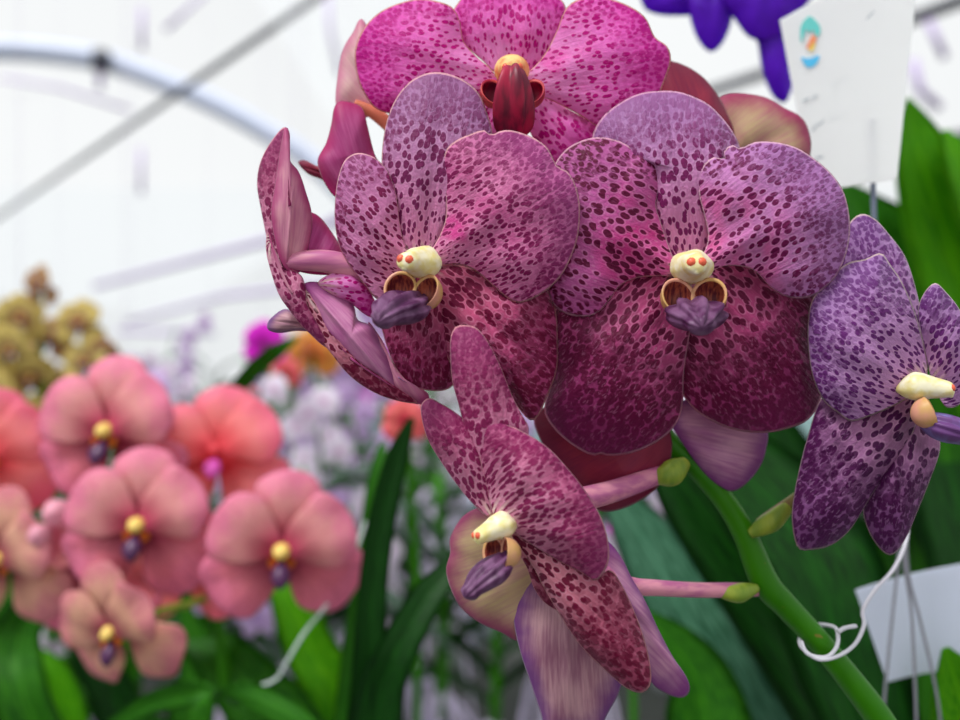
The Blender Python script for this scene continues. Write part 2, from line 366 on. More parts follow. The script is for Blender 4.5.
petal('sepal', [(430, 268), (450, 264), (480, 270), (515, 276), (548, 280), (556, 310), (558, 345), (557, 370), (548, 395), (537, 418), (528, 419), (512, 402), (485, 385), (455, 370), (440, 335), (436, 295)], B, D, M['low'], M['bk_pink'], f, 6, 9, 7, k=-3, w=.8, rib=4)
organ(f, 421, 266, D-.002, (-.42, -1, .05), (.16, 0, 1), .92)

# --- large main flower
D = .264; f = flower('largest flower, facing the viewer, wine lower half', 692, 272, D)
B = (691, 270)
petal('sepal', [(692, 266), (660, 262), (648, 225), (645, 190), (638, 165), (620, 155), (600, 147), (592, 138), (600, 120), (615, 106), (635, 95), (655, 91), (680, 92), (705, 102), (720, 115), (733, 132), (740, 148), (738, 170), (735, 195), (725, 225), (712, 255)], B, D, M['f2d'], M['bk_pink'], f, 6, 10, 6, w=.7)
petal('petal', [(688, 270), (676, 262), (668, 243), (661, 222), (656, 205), (659, 188), (658, 168), (652, 155), (643, 149), (637, 154), (632, 148), (617, 140), (598, 137), (580, 141), (564, 151), (553, 168), (547, 192), (545, 222), (545, 252), (547, 280), (552, 303), (564, 313), (580, 317), (596, 314), (608, 302), (620, 286), (637, 278), (660, 276), (678, 276)], B, D, M['f2l'], M['bk_pink'], f, 2, 2, 4, k=0, w=.9, nw=4)
petal('petal', [(696, 268), (705, 250), (708, 235), (704, 215), (699, 195), (699, 177), (704, 164), (714, 157), (724, 159), (724, 150), (732, 145), (740, 148), (755, 142), (775, 142), (795, 147), (812, 157), (830, 172), (843, 190), (849, 212), (850, 235), (845, 258), (835, 278), (820, 292), (805, 298), (787, 297), (771, 288), (758, 274), (745, 267), (725, 266), (708, 272)], B, D, M['f2r'], M['bk_pink'], f, 2, -1, 5, w=.9, nw=5)
petal('sepal', [(690, 268), (665, 262), (636, 264), (610, 275), (580, 298), (552, 305), (545, 325), (550, 352), (552, 378), (544, 408), (551, 425), (568, 442), (590, 455), (601, 454), (612, 456), (635, 452), (660, 440), (677, 423), (683, 403), (684, 375), (688, 345), (693, 315), (693, 292)], B, D, M['lowd'], M['bk_red'], f, 6, 10, 7, k=1, w=.7, nw=6)
petal('sepal', [(692, 268), (712, 258), (747, 256), (778, 272), (806, 284), (822, 300), (820, 345), (823, 380), (820, 402), (808, 420), (790, 428), (765, 433), (735, 430), (710, 420), (693, 408), (681, 390), (682, 360), (686, 330), (688, 300)], B, D, M['lowd'], M['bk_red'], f, 8, 16, 6, k=-1, w=.8, nw=6)
organ(f, 692, 271, D-.001, (-.13, -1, .09), (.0, 0, 1), 1.0)

# --- top flower
D = .280; f = flower('hot pink flower at the top, cut by the upper edge', 512, 78, D)
B = (512, 80)
petal('petal', [(500, 84), (491, 69), (478, 58), (464, 42), (460, 22), (453, 8), (440, 2), (420, -1), (400, 3), (380, 12), (364, 28), (355, 50), (357, 75), (365, 95), (378, 110), (400, 114), (430, 108), (470, 102), (492, 95)], B, D, M['f3'], M['bk_pale'], f, 2, 4, 5, w=.9)
petal('sepal', [(511, 78), (494, 72), (484, 62), (470, 50), (458, 38), (452, 15), (460, 0), (470, -14), (500, -22), (530, -20), (555, -5), (566, 8), (564, 34), (552, 50), (540, 62), (530, 72)], B, D, M['f3'], M['bk_pale'], f, 5, 10, 4)
petal('petal', [(524, 76), (533, 68), (546, 52), (557, 30), (565, 10), (577, 0), (600, -3), (625, 4), (645, 17), (655, 37), (667, 46), (671, 60), (664, 82), (655, 102), (640, 122), (618, 130), (600, 128), (578, 114), (550, 100), (528, 92)], B, D, M['f3'], M['bk_pale'], f, 2, 3, 5, w=1.)
petal('sepal', [(516, 90), (540, 94), (570, 110), (600, 128), (606, 150), (580, 175), (552, 168), (534, 140), (520, 110)], B, D, M['f3'], M['bk_pale'], f, 6, 8, 4, w=1.5)
petal('sepal', [(508, 90), (482, 92), (458, 108), (440, 140), (460, 165), (490, 162), (508, 130)], B, D, M['f3'], M['bk_pale'], f, 6, 8, 4)
T = frame((0, -1, .1)); TT = (P(512, 74, D-.003), T[0], T[1], T[2], .9)
M['col_or'] = streaky('column_orange', lin(255, 226, 150), lin(240, 140, 90), 200, trans=.3, stretch=(1, 1, 1))
loft('column', [(0, 2, -6, 2, 2, 0), (0, 2, -2, 6.4, 6, 0), (0, 1.5, 2, 5.6, 5.2, 0), (0, 1, 5, 4.0, 3.6, 0), (0, .6, 7, 1.4, 1.2, 0)], M['col_or'], f, TT, mats2=[M['anther']], extra=[(-2.4, .2, 5.4, 1.5, 1), (2.4, .2, 5.4, 1.5, 1)])
loft('lip', [(0, -1, 7.0, 1.0, .8, .2), (0, -2.5, 8.5, 3.4, 2.2, .8), (0, -6, 10, 4.8, 2.8, 1.1), (0, -11, 10, 6.4, 3, 1.4), (0, -17, 8, 7.4, 2.8, 1.6), (0, -23, 5, 6.6, 2, 1.7), (0, -27, 3, 2, 1, 1.7)], M['lip_dk'], f, TT, n=40, ridge=.22, rn=5)
for sx in (-1, 1):
    bowl('side_lobe', (sx*6.6, -8.5, 3), (-sx*.35, .35, .85), 5.4, 5.5, M['lobe_red'], M['lip_dk'], f, TT)

# --- right edge flower
D = .268; f = flower('violet flower at the right edge, turned to the right in profile', 922, 388, D)
B = (925, 385)
petal('sepal', [(915, 380), (890, 345), (870, 310), (845, 285), (836, 255), (848, 225), (861, 214), (875, 219), (889, 234), (905, 256), (915, 285), (923, 320), (927, 350), (926, 372)], B, D, M['f4'], M['bk_lav'], f, 5, 8, 3)
petal('petal', [(920, 386), (905, 400), (885, 410), (862, 419), (850, 421), (838, 413), (823, 400), (812, 375), (808, 345), (808, 320), (812, 300), (823, 286), (838, 270), (850, 262), (865, 259), (881, 253), (890, 264), (902, 282), (915, 312), (924, 345), (928, 372)], B, D, M['f4'], M['bk_lav'], f, 0, -1, 6, w=.6)
petal('petal', [(932, 384), (924, 345), (918, 312), (924, 293), (935, 283), (946, 292), (960, 310), (973, 340), (976, 370), (965, 400), (948, 408), (938, 396)], B, D, M['f4'], M['bk_lav'], f, 2, -6, 3)
petal('sepal', [(925, 396), (900, 395), (870, 405), (835, 395), (820, 400), (808, 435), (800, 465), (793, 500), (792, 525), (798, 548), (812, 550), (832, 545), (850, 530), (866, 505), (882, 480), (902, 455), (916, 425)], B, D, M['f4l'], M['bk_lav'], f, 4, 8, 5, w=.5)
petal('sepal', [(920, 405), (905, 430), (885, 460), (870, 485), (863, 508), (868, 530), (880, 549), (892, 555), (905, 540), (918, 510), (930, 480), (940, 450), (938, 425), (930, 408)], B, D, M['f4l'], M['bk_lav'], f, 6, 11, 4)
organ(f, 918, 390, D-.004, (.93, -.50, .05), (.02, 0, 1), .82, lip=M['lip_blue'])
f4 = f
# --- lower flower
D = .246; f = flower('dusty netted flower at the bottom of the spray, facing left', 497, 525, D)
B = (495, 522)
petal('petal', [(489, 517), (472, 503), (455, 482), (440, 460), (428, 440), (422, 420), (421, 405), (429, 398), (440, 403), (455, 412), (470, 425), (480, 445), (490, 475), (495, 500)], B, D, M['f5'], M['bk_dusk'], f, 2, 6, 3, k=-3)
petal('sepal', [(492, 515), (482, 490), (470, 455), (460, 410), (452, 380), (450, 345), (453, 330), (460, 325), (475, 327), (487, 340), (500, 365), (512, 395), (522, 415), (529, 430), (522, 455), (508, 485), (498, 510)], B, D, M['f5'], M['bk_dusk'], f, 2, 2, 3)
petal('petal', [(494, 517), (486, 485), (479, 455), (477, 428), (484, 418), (498, 419), (506, 424), (520, 430), (545, 445), (565, 465), (585, 490), (600, 515), (608, 540), (609, 560), (603, 574), (595, 581), (582, 573), (560, 562), (540, 550), (520, 537), (505, 527)], B, D, M['f5'], M['bk_dusk'], f, 1, -4, 6, w=.7)
petal('sepal', [(508, 528), (530, 540), (565, 555), (597, 572), (611, 570), (622, 585), (636, 615), (646, 645), (651, 670), (650, 686), (641, 693), (626, 688), (605, 670), (580, 645), (560, 615), (545, 590), (532, 565), (518, 545)], B, D, M['f5l'], M['bk_dusk'], f, 4, 4, 5, w=.5)
petal('sepal', [(512, 532), (530, 545), (550, 575), (568, 612), (560, 612), (545, 603), (534, 588), (527, 568), (518, 552)], B, D, M['f5l'], M['bk_dusk'], f, 7, 10, 1)
organ(f, 501, 529, D-.001, (-.86, -.52, -.16), (-.34, 0, 1), .74)
# --- flower facing away behind the lower one
D = .268; f = flower('pale flower behind the lowest one, seen from its back', 560, 560, D)
B = (565, 545)
petal('petal', [(530, 520), (500, 505), (480, 507), (462, 517), (450, 538), (450, 553), (446, 570), (451, 590), (461, 608), (478, 622), (500, 632), (524, 640), (548, 600), (552, 560)], B, D, M['bk_yel'], M['f5'], f, 2, 5, 3, w=.6)
petal('sepal', [(552, 560), (530, 575), (517, 592), (513, 608), (515, 630), (521, 655), (530, 682), (540, 712), (552, 745), (590, 745), (607, 715), (620, 690), (625, 660), (610, 610), (580, 570)], B, D, M['bk_dusk'], M['f5l'], f, 2, 0, 4, rib=-3)
petal('sepal', [(585, 545), (605, 540), (620, 555), (632, 578), (645, 600), (658, 628), (672, 655), (686, 676), (690, 690), (682, 698), (665, 693), (650, 680), (632, 640), (605, 590)], B, D, M['bk_lav'], M['f5l'], f, 3, 8, 3)
# --- flower facing away behind the big one, lower half
D = .292; f = flower('wine flower behind the big one, seen from its back', 640, 440, D)
B = (655, 425)
petal('petal', [(660, 415), (620, 405), (560, 402), (535, 415), (538, 435), (552, 460), (570, 482), (590, 505), (606, 512), (630, 506), (655, 490), (668, 470), (672, 440)], B, D, M['bk_red'], M['lowd'], f, 2, 4, 5, w=.6)
petal('petal', [(668, 415), (690, 398), (730, 400), (765, 425), (766, 450), (756, 473), (735, 491), (716, 484), (700, 468), (685, 447)], B, D, M['bk_lav'], M['lowd'], f, 2, 4, 3, rib=-2)
# --- flower facing away, upper right
D = .300; f = flower('olive and wine flower behind, seen from its back at upper right', 715, 150, D)
B = (712, 175)
petal('petal', [(705, 180), (672, 150), (655, 115), (655, 80), (660, 62), (672, 61), (692, 69), (710, 84), (725, 108), (736, 140), (728, 170)], B, D, M['bk_red'], M['lowd'], f, 0, 2, 3)
petal('petal', [(712, 182), (712, 145), (712, 110), (720, 97), (737, 93), (765, 97), (785, 108), (800, 116), (808, 128), (811, 150), (800, 185), (760, 200)], B, D, M['bk_green'], M['lowd'], f, 3, 6, 4)
# --- flower facing away, upper left
D = .295; f = flower('small magenta flower seen from behind at upper left', 358, 150, D)
B = (392, 150)
petal('petal', [(390, 100), (365, 22), (352, 34), (342, 52), (337, 80), (336, 105), (346, 114), (365, 118)], (385, 110), D, M['bk_pale'], M['f3'], f, 2, 3, 2)
petal('petal', [(340, 101), (354, 103), (363, 109), (368, 128), (374, 152), (380, 168), (372, 192), (352, 204), (335, 197), (325, 184), (319, 170), (318, 158), (326, 143), (331, 125), (334, 108)], (365, 200), D-.012, M['bk_mag'], M['f1'], f, 2, 2, 3)
petal('petal', [(298, 163), (305, 160), (318, 166), (335, 168), (335, 185), (320, 179), (308, 174)], (335, 176), D, M['bk_red'], M['f1'], f, 2, 2, 1)
tube('pedicel', [P(355, 104, D), P(372, 112, D), P(388, 124, D), P(406, 142, D-.001), P(450, 165, D+.006), P(505, 165, D+.016)], [.0016, .0022, .0026, .0026, .0026, .0026], plain('pedicel_orange', lin(226, 130, 100), .45, .3, .2, .15, 200), f)

# --- left side-on flower
D = .268; f = flower('flower on the left, seen side-on from behind', 340, 300, D)
B = (330, 300)
M['ped'] = streaky('pedicel_rose', lin(226, 150, 170), lin(190, 100, 150), 150, trans=.15, stretch=(.3, 1, 2))
petal('petal', [(284, 127), (270, 143), (260, 163), (257, 185), (261, 210), (266, 235), (272, 262), (282, 275), (290, 265), (285, 225), (280, 190), (282, 160), (287, 140)], (280, 275), D, M['f5'], M['bk_pink'], f, 6, 8, 1.5, k=-3, rib=0)
petal('petal', [(285, 127), (290, 135), (289, 158), (299, 172), (306, 192), (312, 215), (310, 240), (300, 272), (284, 268), (275, 240), (271, 212), (275, 185), (280, 150)], (287, 272), D, M['bk_pink'], M['f5'], f, 0, 1, 3, k=2, rib=-2)
petal('petal', [(298, 220), (308, 212), (320, 217), (331, 231), (342, 248), (352, 268), (330, 275), (300, 272), (288, 262), (292, 238)], (305, 275), D, M['bk_mag'], M['f4'], f, 5, 8, 3)
petal('sepal', [(268, 232), (276, 262), (300, 274), (306, 290), (309, 305), (319, 325), (329, 347), (322, 345), (311, 335), (300, 324), (290, 311), (279, 295), (271, 272), (266, 250)], (272, 240), D, M['f5'], M['bk_pink'], f, 0, 0, 2, tip=(327, 345))
petal('sepal', [(318, 283), (332, 273), (346, 270), (360, 279), (372, 295), (379, 312), (374, 318), (364, 314), (350, 303), (333, 295)], (318, 285), D, M['f3'], M['bk_mag'], f, -1, 2, 3)
petal('petal', [(303, 285), (325, 283), (345, 293), (354, 306), (358, 320), (372, 326), (382, 345), (391, 362), (400, 395), (388, 392), (370, 380), (350, 362), (330, 340), (315, 315)], (310, 288), D, M['bk_lav2'], M['f5'], f, 1, 3, 4, rib=-2, tip=(395, 390))
petal('petal', [(368, 322), (382, 340), (395, 365), (412, 384), (428, 393), (426, 404), (408, 402), (394, 392), (380, 360)], (372, 325), D, M['bk_pink'], M['f4'], f, 4, 4, 2, tip=(425, 400))
petal('petal', [(306, 290), (325, 318), (345, 345), (370, 370), (395, 388), (418, 402), (402, 402), (375, 393), (350, 376), (330, 352), (314, 332), (304, 308)], (306, 292), D, M['f5l'], M['bk_mag'], f, 0, 1, 1, tip=(415, 402))
petal('lip', [(267, 326), (271, 318), (285, 309), (300, 316), (310, 330), (295, 331), (280, 333), (270, 331)], (310, 325), D+.006, M['lip_lobe'] if 'lip_lobe' in M else M['bk_dusk'], M['f4l'], f, 0, 2, 3)
tube('pedicel', [P(281, 264, D+.002), P(300, 261, D+.001), P(330, 262, D+.001), P(360, 272, D+.003), P(385, 292, D+.010), P(430, 330, D+.022), P(520, 345, .302), P(595, 335, .307)], [.0016, .0031, .0038, .0040, .0036, .003, .003, .003], M['ped'], f)

# --- stem, bracts, pedicels
t_ = NT('stem_green'); g_ = t_.n('ShaderNodeTexCoord').outputs['Object']
nz = t_.noise(t_.vmath('MULTIPLY', g_, (1, 1, .3)), 90, 3); n2 = t_.noise(g_, 300, 2)
M['stem'] = t_.finish(t_.mix(t_.ramp(n2, .70, .76, 0, .7), t_.mix(nz, lin(28, 92, 0), lin(60, 132, 6)), lin(140, 110, 50)), .42, .2, t_.bump(nz, .25, .001), trans=.08)
M['bract'] = streaky('bract_yellow_green', lin(160, 176, 60), lin(120, 150, 50), 200, trans=.2)
sd = .300
tube('stem', [P(935, 800, sd), P(892, 738, sd), P(866, 700, sd), P(822, 645, sd), P(786, 606, sd), P(765, 582, sd), P(745, 535, sd), P(724, 500, sd), P(694, 466, sd), P(662, 433, sd), P(620, 370, sd+.006), P(570, 290, sd+.010), P(520, 200, sd+.012), P(490, 130, sd+.012)],
     [.0053, .0051, .0048, .0043, .0046, .0050, .0042, .0039, .0038, .0036, .0035, .0034, .003, .0025], M['stem'], plant, n=20)
def ped(pts, rad, flo, br=None, mat=None):
    tube('pedicel', pts, rad, mat or M['ped'], flo)
ped([P(758, 590, sd), P(735, 590, sd-.004), P(700, 590, sd-.010), P(660, 588, sd-.018), P(625, 584, sd-.024), P(575, 560, sd-.036)], [.0022, .0026, .0026, .0027, .0030, .0036], plant)
ped([P(672, 470, sd-.002), P(645, 480, sd-.010), P(610, 492, sd-.020), P(570, 502, sd-.032)], [.003, .0034, .0038, .004], plant)
ped([P(762, 525, sd), P(790, 505, sd-.006), P(830, 478, sd-.016), P(880, 440, sd-.024)], [.003, .0028, .003, .003], plant, mat=streaky('pedicel_russet', lin(150, 96, 80), lin(120, 130, 50), 120))
ped([P(560, 280, sd+.008), P(500, 270, sd-.005), P(440, 266, sd-.030)], [.0025, .003, .004], plant)
ped([P(640, 400, sd), P(665, 340, sd-.012), P(690, 272, sd-.028)], [.0025, .003, .004], plant)
ped([P(495, 140, sd+.012), P(505, 110, sd+.005), P(512, 82, sd-.012)], [.0025, .003, .004], plant)
def bract(a, b, r0, d, bend=0):
    pa, pb = P(*a, d), P(*b, d-.003)
    mid = (pa+pb)/2+Vector((0, -.001, bend))
    return tube('bract', [pa, pa.lerp(mid, .6), mid, mid.lerp(pb, .6), pb], [r0*.5, r0, r0*1.05, r0*.7, r0*.12], M['bract'], plant, n=14)
bract((757, 588), (714, 592), .0031, sd-.004, -.001)
bract((686, 462), (652, 480), .0042, sd-.006, -.001)
bract((750, 534), (795, 500), .0033, sd-.004, -.001)

# ------------------------------------------------------------------ strap leaves
def leafmat(name, a, b, trans=.25, rough=.35):
    t = NT(name); uv = t.uv('leaf'); x = t.xyz(uv)
    st = t.noise(t.comb(t.math('MULTIPLY', x[0], 14.), t.math('MULTIPLY', x[1], .8)), 2.5, 3)
    c = t.mix(t.ramp(st, .3, .75), a, b)
    c = t.mix(t.ramp(t.math('ABSOLUTE', t.math('SUBTRACT', x[0], .5)), .05, .0, 0, .4), c, tuple(v*1.5 for v in b))
    return t.finish(c, rough+.08, .16, t.bump(st, .4, .001), trans=trans)
M['lf_dark'] = leafmat('leaf_deep_green', lin(8, 44, 8), lin(24, 80, 16))
M['lf_mid'] = leafmat('leaf_mid_green', lin(24, 86, 10), lin(60, 132, 20), .35)
M['lf_bright'] = leafmat('leaf_bright_green', lin(60, 146, 8), lin(108, 184, 20), .45)
M['lf_blue'] = leafmat('leaf_sea_green', lin(28, 78, 52), lin(90, 140, 112), .2, .3)
M['lf_grey'] = leafmat('leaf_grey_green', lin(60, 84, 70), lin(110, 132, 116), .2)
def strap(name, pts, wid, mat, parent, side=(1, 0, 0), fold=.35, th=.0012, sub=6, nx=6):
    """a strap leaf along 3-D points, folded along its middle"""
    data = [tuple(p)+(w,) for p, w in zip(pts, wid)]
    d = catmull(data, sub); N = len(d); V, Fc, uv = [], [], []
    for i in range(N):
        p = Vector(d[i][:3]); tg = (Vector(d[min(i+1, N-1)][:3])-Vector(d[max(i-1, 0)][:3])).normalized()
        s = Vector(side); s = (s-tg*s.dot(tg)).normalized(); nn = s.cross(tg).normalized(); w = max(d[i][3], .0004)
        for lay in (0, 1):
            for j in range(nx+1):
                a = -1+2*j/nx; z = -fold*w*(1-abs(a))**1.3
                V.append(p+s*a*w+nn*(z+(th*(1-a*a)*.9 if lay else 0))); uv.append((j/nx, i/N*6))
    m = 2*(nx+1)
    for i in range(N-1):
        for j in range(nx):
            Fc.append((i*m+j, i*m+j+1, (i+1)*m+j+1, (i+1)*m+j))
            q = nx+1; Fc.append((i*m+q+j+1, i*m+q+j, (i+1)*m+q+j, (i+1)*m+q+j+1))
        Fc.append((i*m, (i+1)*m, (i+1)*m+nx+1, i*m+nx+1)); Fc.append((i*m+nx, i*m+m-1, (i+1)*m+m-1, (i+1)*m+nx))
    me = mesh(V, Fc, None, True, {'leaf': uv}); return link(name, me, parent, [mat])
def sleaf(parent, pts, mat, name='leaf', side=(1, 0, 0), fold=.35):
    """pts: (px, py, distance, half-width in pixels)"""
    return strap(name, [P(a, b, c) for a, b, c, w in pts], [w/F*c for a, b, c, w in pts], mat, parent, side, fold)

# leaves of the foreground orchid, behind its stem
for pts, m in (
    ([(885, 800, .44, 46), (830, 690, .45, 50), (775, 600, .46, 50), (722, 530, .47, 44), (680, 475, .48, 32), (650, 440, .49, 4)], 'lf_dark'),
    ([(900, 800, .40, 40), (850, 660, .42, 58), (820, 560, .44, 62), (780, 500, .46, 55), (730, 450, .48, 40), (700, 410, .5, 5)], 'lf_dark'),
    ([(800, 800, .50, 46), (730, 690, .52, 44), (680, 600, .54, 40), (640, 530, .56, 30), (600, 480, .58, 4)], 'lf_blue'),
    ([(720, 800, .48, 50), (710, 730, .49, 46), (700, 680, .5, 34), (670, 640, .51, 22), (640, 610, .52, 3)], 'lf_mid'),
    ([(1010, 800, .54, 60), (1000, 690, .56, 60), (985, 560, .58, 60), (960, 470, .60, 58), (930, 400, .62, 40), (900, 350, .64, 5)], 'lf_dark')):
    sleaf(plant, pts, M[m])

# ------------------------------------------------------------------ wire tie
M['wire'] = plain('tie_white_plastic', lin(206, 204, 214), .4, .4)
tie = tube('plant_tie', [P(801, 641, .294), P(808, 654, .291), P(826, 657, .291), P(836, 648, .292), P(838, 636, .296), P(834, 627, .303), P(816, 625, .309), P(802, 634, .304), P(801, 646, .294), P(818, 659, .290), P(838, 656, .292), P(855, 644, .298), P(864, 625, .305), P(863, 610, .31), P(875, 590, .315), P(893, 570, .32), P(905, 545, .325), P(908, 520, .33), P(907, 470, .335)],
           .00072, M['wire'], None, n=8)
tag(tie, 'white plastic wire tie looped round the green orchid stem', 'plant tie')
tie2 = tube('tie_end', [P(838, 632, .2955), P(845, 628, .296), P(856, 626, .297)], .0008, M['wire'], tie, n=8)

# ================================================================== PINK ORCHIDS (left, a little farther)
def soft(name, a, b, c, trans=.35):
    t = NT(name); sp = t.xyz(t.uv('spot')); rm = t.xyz(t.uv('rim')); fl = t.uv('flat')
    st = t.noise(t.comb(t.math('MULTIPLY', sp[0], 5.), t.math('MULTIPLY', sp[1], .4)), 2., 2)
    col = t.mix(t.ramp(t.math('ADD', rm[1], t.math('MULTIPLY', t.math('SUBTRACT', t.noise(fl, 1.2, 2), .5), .5)), .45, .95), a, b)
    col = t.mix(t.ramp(rm[1], .62, .12, 0, .95), col, c); col = t.mix(t.ramp(st, .5, .75, 0, .35), col, c)
    v = t.voro(fl, 5.); col = t.mix(t.math('MULTIPLY', t.ramp(v['Distance'], .35, .2), .22), col, c)
    return t.finish(col, .5, .25, t.bump(st, .4, .0006), trans=trans)
M['pk'] = soft('petal_salmon_pink', lin(238, 172, 168), lin(242, 146, 178), lin(196, 60, 98))
M['pk2'] = soft('petal_peach_pink', lin(248, 158, 156), lin(250, 138, 168), lin(236, 84, 96), .45)
M['pk3'] = soft('petal_cream_pink', lin(234, 186, 156), lin(222, 138, 150), lin(166, 66, 90))
M['pkmg'] = plain('lip_bright_magenta', lin(226, 90, 190), .45, .3, .2)
M['pk_low'] = soft('sepal_rose_red', lin(230, 130, 146), lin(240, 138, 172), lin(150, 30, 68))
M['gold'] = plain('column_gold', lin(255, 208, 110), .4, .4, .1, .2, 200)
M['amber'] = plain('lobe_amber', lin(224, 120, 30), .4, .4, .1, .3, 200)
M['lipdark'] = plain('lip_dark_purple', lin(70, 26, 70), .4, .4, 0, .3, 200)
def gpetal(name, T, ang, L, W, mf, parent, lift=0., tipz=0., dome=.12, seg=40, rings=7, th=.0006):
    """rounded petal in a flower's own frame; lengths in metres"""
    O, u, v, nn = T; c, s = math.cos(ang), math.sin(ang); Y = u*c+v*s; X = u*s-v*c
    outl = []
    for i in range(seg):
        a = 2*PI*i/seg; y = .5-.5*math.cos(a); x = math.sin(a)*(.32+.68*y**.8)*(1+.05*math.sin(5*a)+.04*math.sin(3*a+ang*5))
        outl.append((x*W*.62, y*L))
    ph = ang*3+L*100; V, spot, flat, rim = [], [], [], []
    cen = (0, .58*L); dm = L*1.05
    def add(x, y, r, a):
        z = lift+tipz*(y/L)**1.5+.035*L*math.sin(x/W*9+ph)*min(1, y/L)+dome*L*(1-r*r)*.8-.10*L*(1-abs(x)/W)*0+.025*L*math.sin(a*4+ph)*r**3
        V.append(O+X*x+Y*y+nn*z); d = math.hypot(x, y)
        spot.append((math.atan2(x, y)*1.2+ph, d*100)); flat.append((x*100+ph, y*100+ph)); rim.append((r, d/dm))
    add(*cen, 0, 0)
    for j in range(1, rings+1):
        r = 1-(1-j/rings)**1.3
        for i, p in enumerate(outl): add(cen[0]+(p[0]-cen[0])*r, cen[1]+(p[1]-cen[1])*r, r, 2*PI*i/seg)
    Fc = [(0, 1+i, 1+(i+1) % seg) for i in range(seg)]
    for j in range(rings-1):
        a = 1+j*seg; q = a+seg
        for i in range(seg): Fc.append((a+i, q+i, q+(i+1) % seg, a+(i+1) % seg))
    nV = len(V); last = 1+(rings-1)*seg; mp = {}
    for i in range(nV):
        if i >= last: mp[i] = i; continue
        mp[i] = len(V); V.append(V[i]-nn*th); spot.append(spot[i]); flat.append(flat[i]); rim.append(rim[i])
    Fc += [tuple(mp[q] for q in f_[::-1]) for f_ in Fc]
    me = mesh(V, Fc, None, True, {'spot': spot, 'flat': flat, 'rim': rim}); return link(name, me, parent, [mf])
def gflower(parent, O, n, R, mat, up=(0, 0, 1), column=None, lip=None, lobe=None, back=False, name='flower', jit=.0):
    R *= 1.06; u, v, nn = frame(n, up); f_ = empty(name, (0, 0, 0), parent); f_.location = O
    T = (O, u, v, nn)
    rj = lambda: random.uniform(-jit, jit)
    gpetal('sepal', T, PI/2+rj(), R*1.04, R*.90, mat, f_, -.006*R/.045, -.05*R)
    for sx in (-1, 1):
        a = PI/2-sx*math.radians(128)+rj()
        gpetal('sepal', T, a, R*1.10, R*1.06, M['pk_low'] if mat == M['pk'] else mat, f_, -.008*R/.045-.0015*sx, -.08*R)
        a = PI/2-sx*math.radians(60)+rj()
        gpetal('petal', T, a, R*.98, R*1.0, mat, f_, .001*R/.045+.0008*sx, .02*R)
    s = R/.045; TT = (O, u, v, nn, s)
    if not back:
        loft('column', [(0, 1, -2, 4, 4, 0), (0, 1, 3, 5, 4.4, 0), (0, 0, 7, 3.6, 3.4, 0), (0, 0, 9, 1, 1, 0)], column or M['gold'], f_, TT, n=12)
        for sx in (-1, 1): bowl('side_lobe', (sx*4, -5.5, 3), (-sx*.4, .3, .86), 3.2, 4, lobe or M['amber'], lobe or M['amber'], f_, TT)
        loft('lip', [(0, -6, 2, 2, 2, .3), (0, -9, 6, 4.5, 3, .8), (0, -13, 9, 5.4, 3.4, 1), (0, -17, 11, 3, 2.2, 1.3), (0, -19, 11, .8, .8, 1.3)], lip or M['lipdark'], f_, TT, n=14, ridge=.1)
    return f_
pink = empty('pink_orchid', P(190, 780, .56))
tag(pink, 'salmon pink orchid spray with yellow centres at the left', 'orchid')
for (px, py, d, n, R, m, kw) in (
    (107, 432, .525, (-.1, -1, .1), 72, 'pk', {}),
    (138, 526, .500, (.05, -1, .1), 72, 'pk', {}),
    (282, 552, .495, (.15, -1, .05), 74, 'pk', {}),
    (216, 452, .550, (.1, -1, .3), 66, 'pk2', {'lip': M['pkmg'], 'column': M['pk2'], 'lobe': M['pk2']}),
    (112, 632, .490, (-.35, -1, -.15), 64, 'pk3', {'up': (-.25, 0, 1)}),
    (-12, 455, .545, (.3, -1, .1), 62, 'pk2', {}),
    (0, 560, .520, (-.3, -1, .0), 66, 'pk3', {}),
    (100, 565, .560, (0, 1, .1), 62, 'pk', {'back': True}),
    (190, 560, .560, (0, 1, .1), 60, 'pk2', {'back': True})):
    gflower(pink, P(px, py, d), n, R/F*d, M[m], jit=.13, **kw)
tube('stem', [P(240, 860, .58), P(235, 760, .58), P(225, 680, .575), P(212, 590, .572), P(180, 500, .575), P(140, 430, .575), P(100, 395, .575)], [.005, .0046, .004, .0038, .0034, .003, .002], M['stem'], pink)
tube('pedicel', [P(214, 594, .57), P(190, 604, .545), P(160, 612, .53), P(120, 632, .500)], [.0028, .0026, .0026, .003], M['bract'], pink)
tube('pedicel', [P(212, 580, .57), P(205, 576, .55), P(198, 572, .54)], [.003, .0036, .002], M['bract'], pink)
M['budpk'] = plain('bud_pink', lin(240, 170, 190), .45, .3, .3, .15, 120)
def bud(parent, px, py, d, r, m, name='bud'):
    u, v, nn = frame((random.uniform(-.4, .4), -1, random.uniform(-.2, .5))); T = (P(px, py, d), u, v, nn, r/.006)
    return loft(name, [(0, 0, -7, 1, 1, 0), (0, 0, -5, 4, 4, 0), (0, 0, 0, 6, 6, 0), (0, 0, 4, 4.6, 4.8, 0), (0, 0, 7, 1, 1, 0)], m, parent, T, n=14, ridge=.08, rn=6)
for a in ((57, 513, .51, .0085), (40, 535, .51, .007), (26, 592, .54, .006)): bud(pink, *a, M['budpk'])
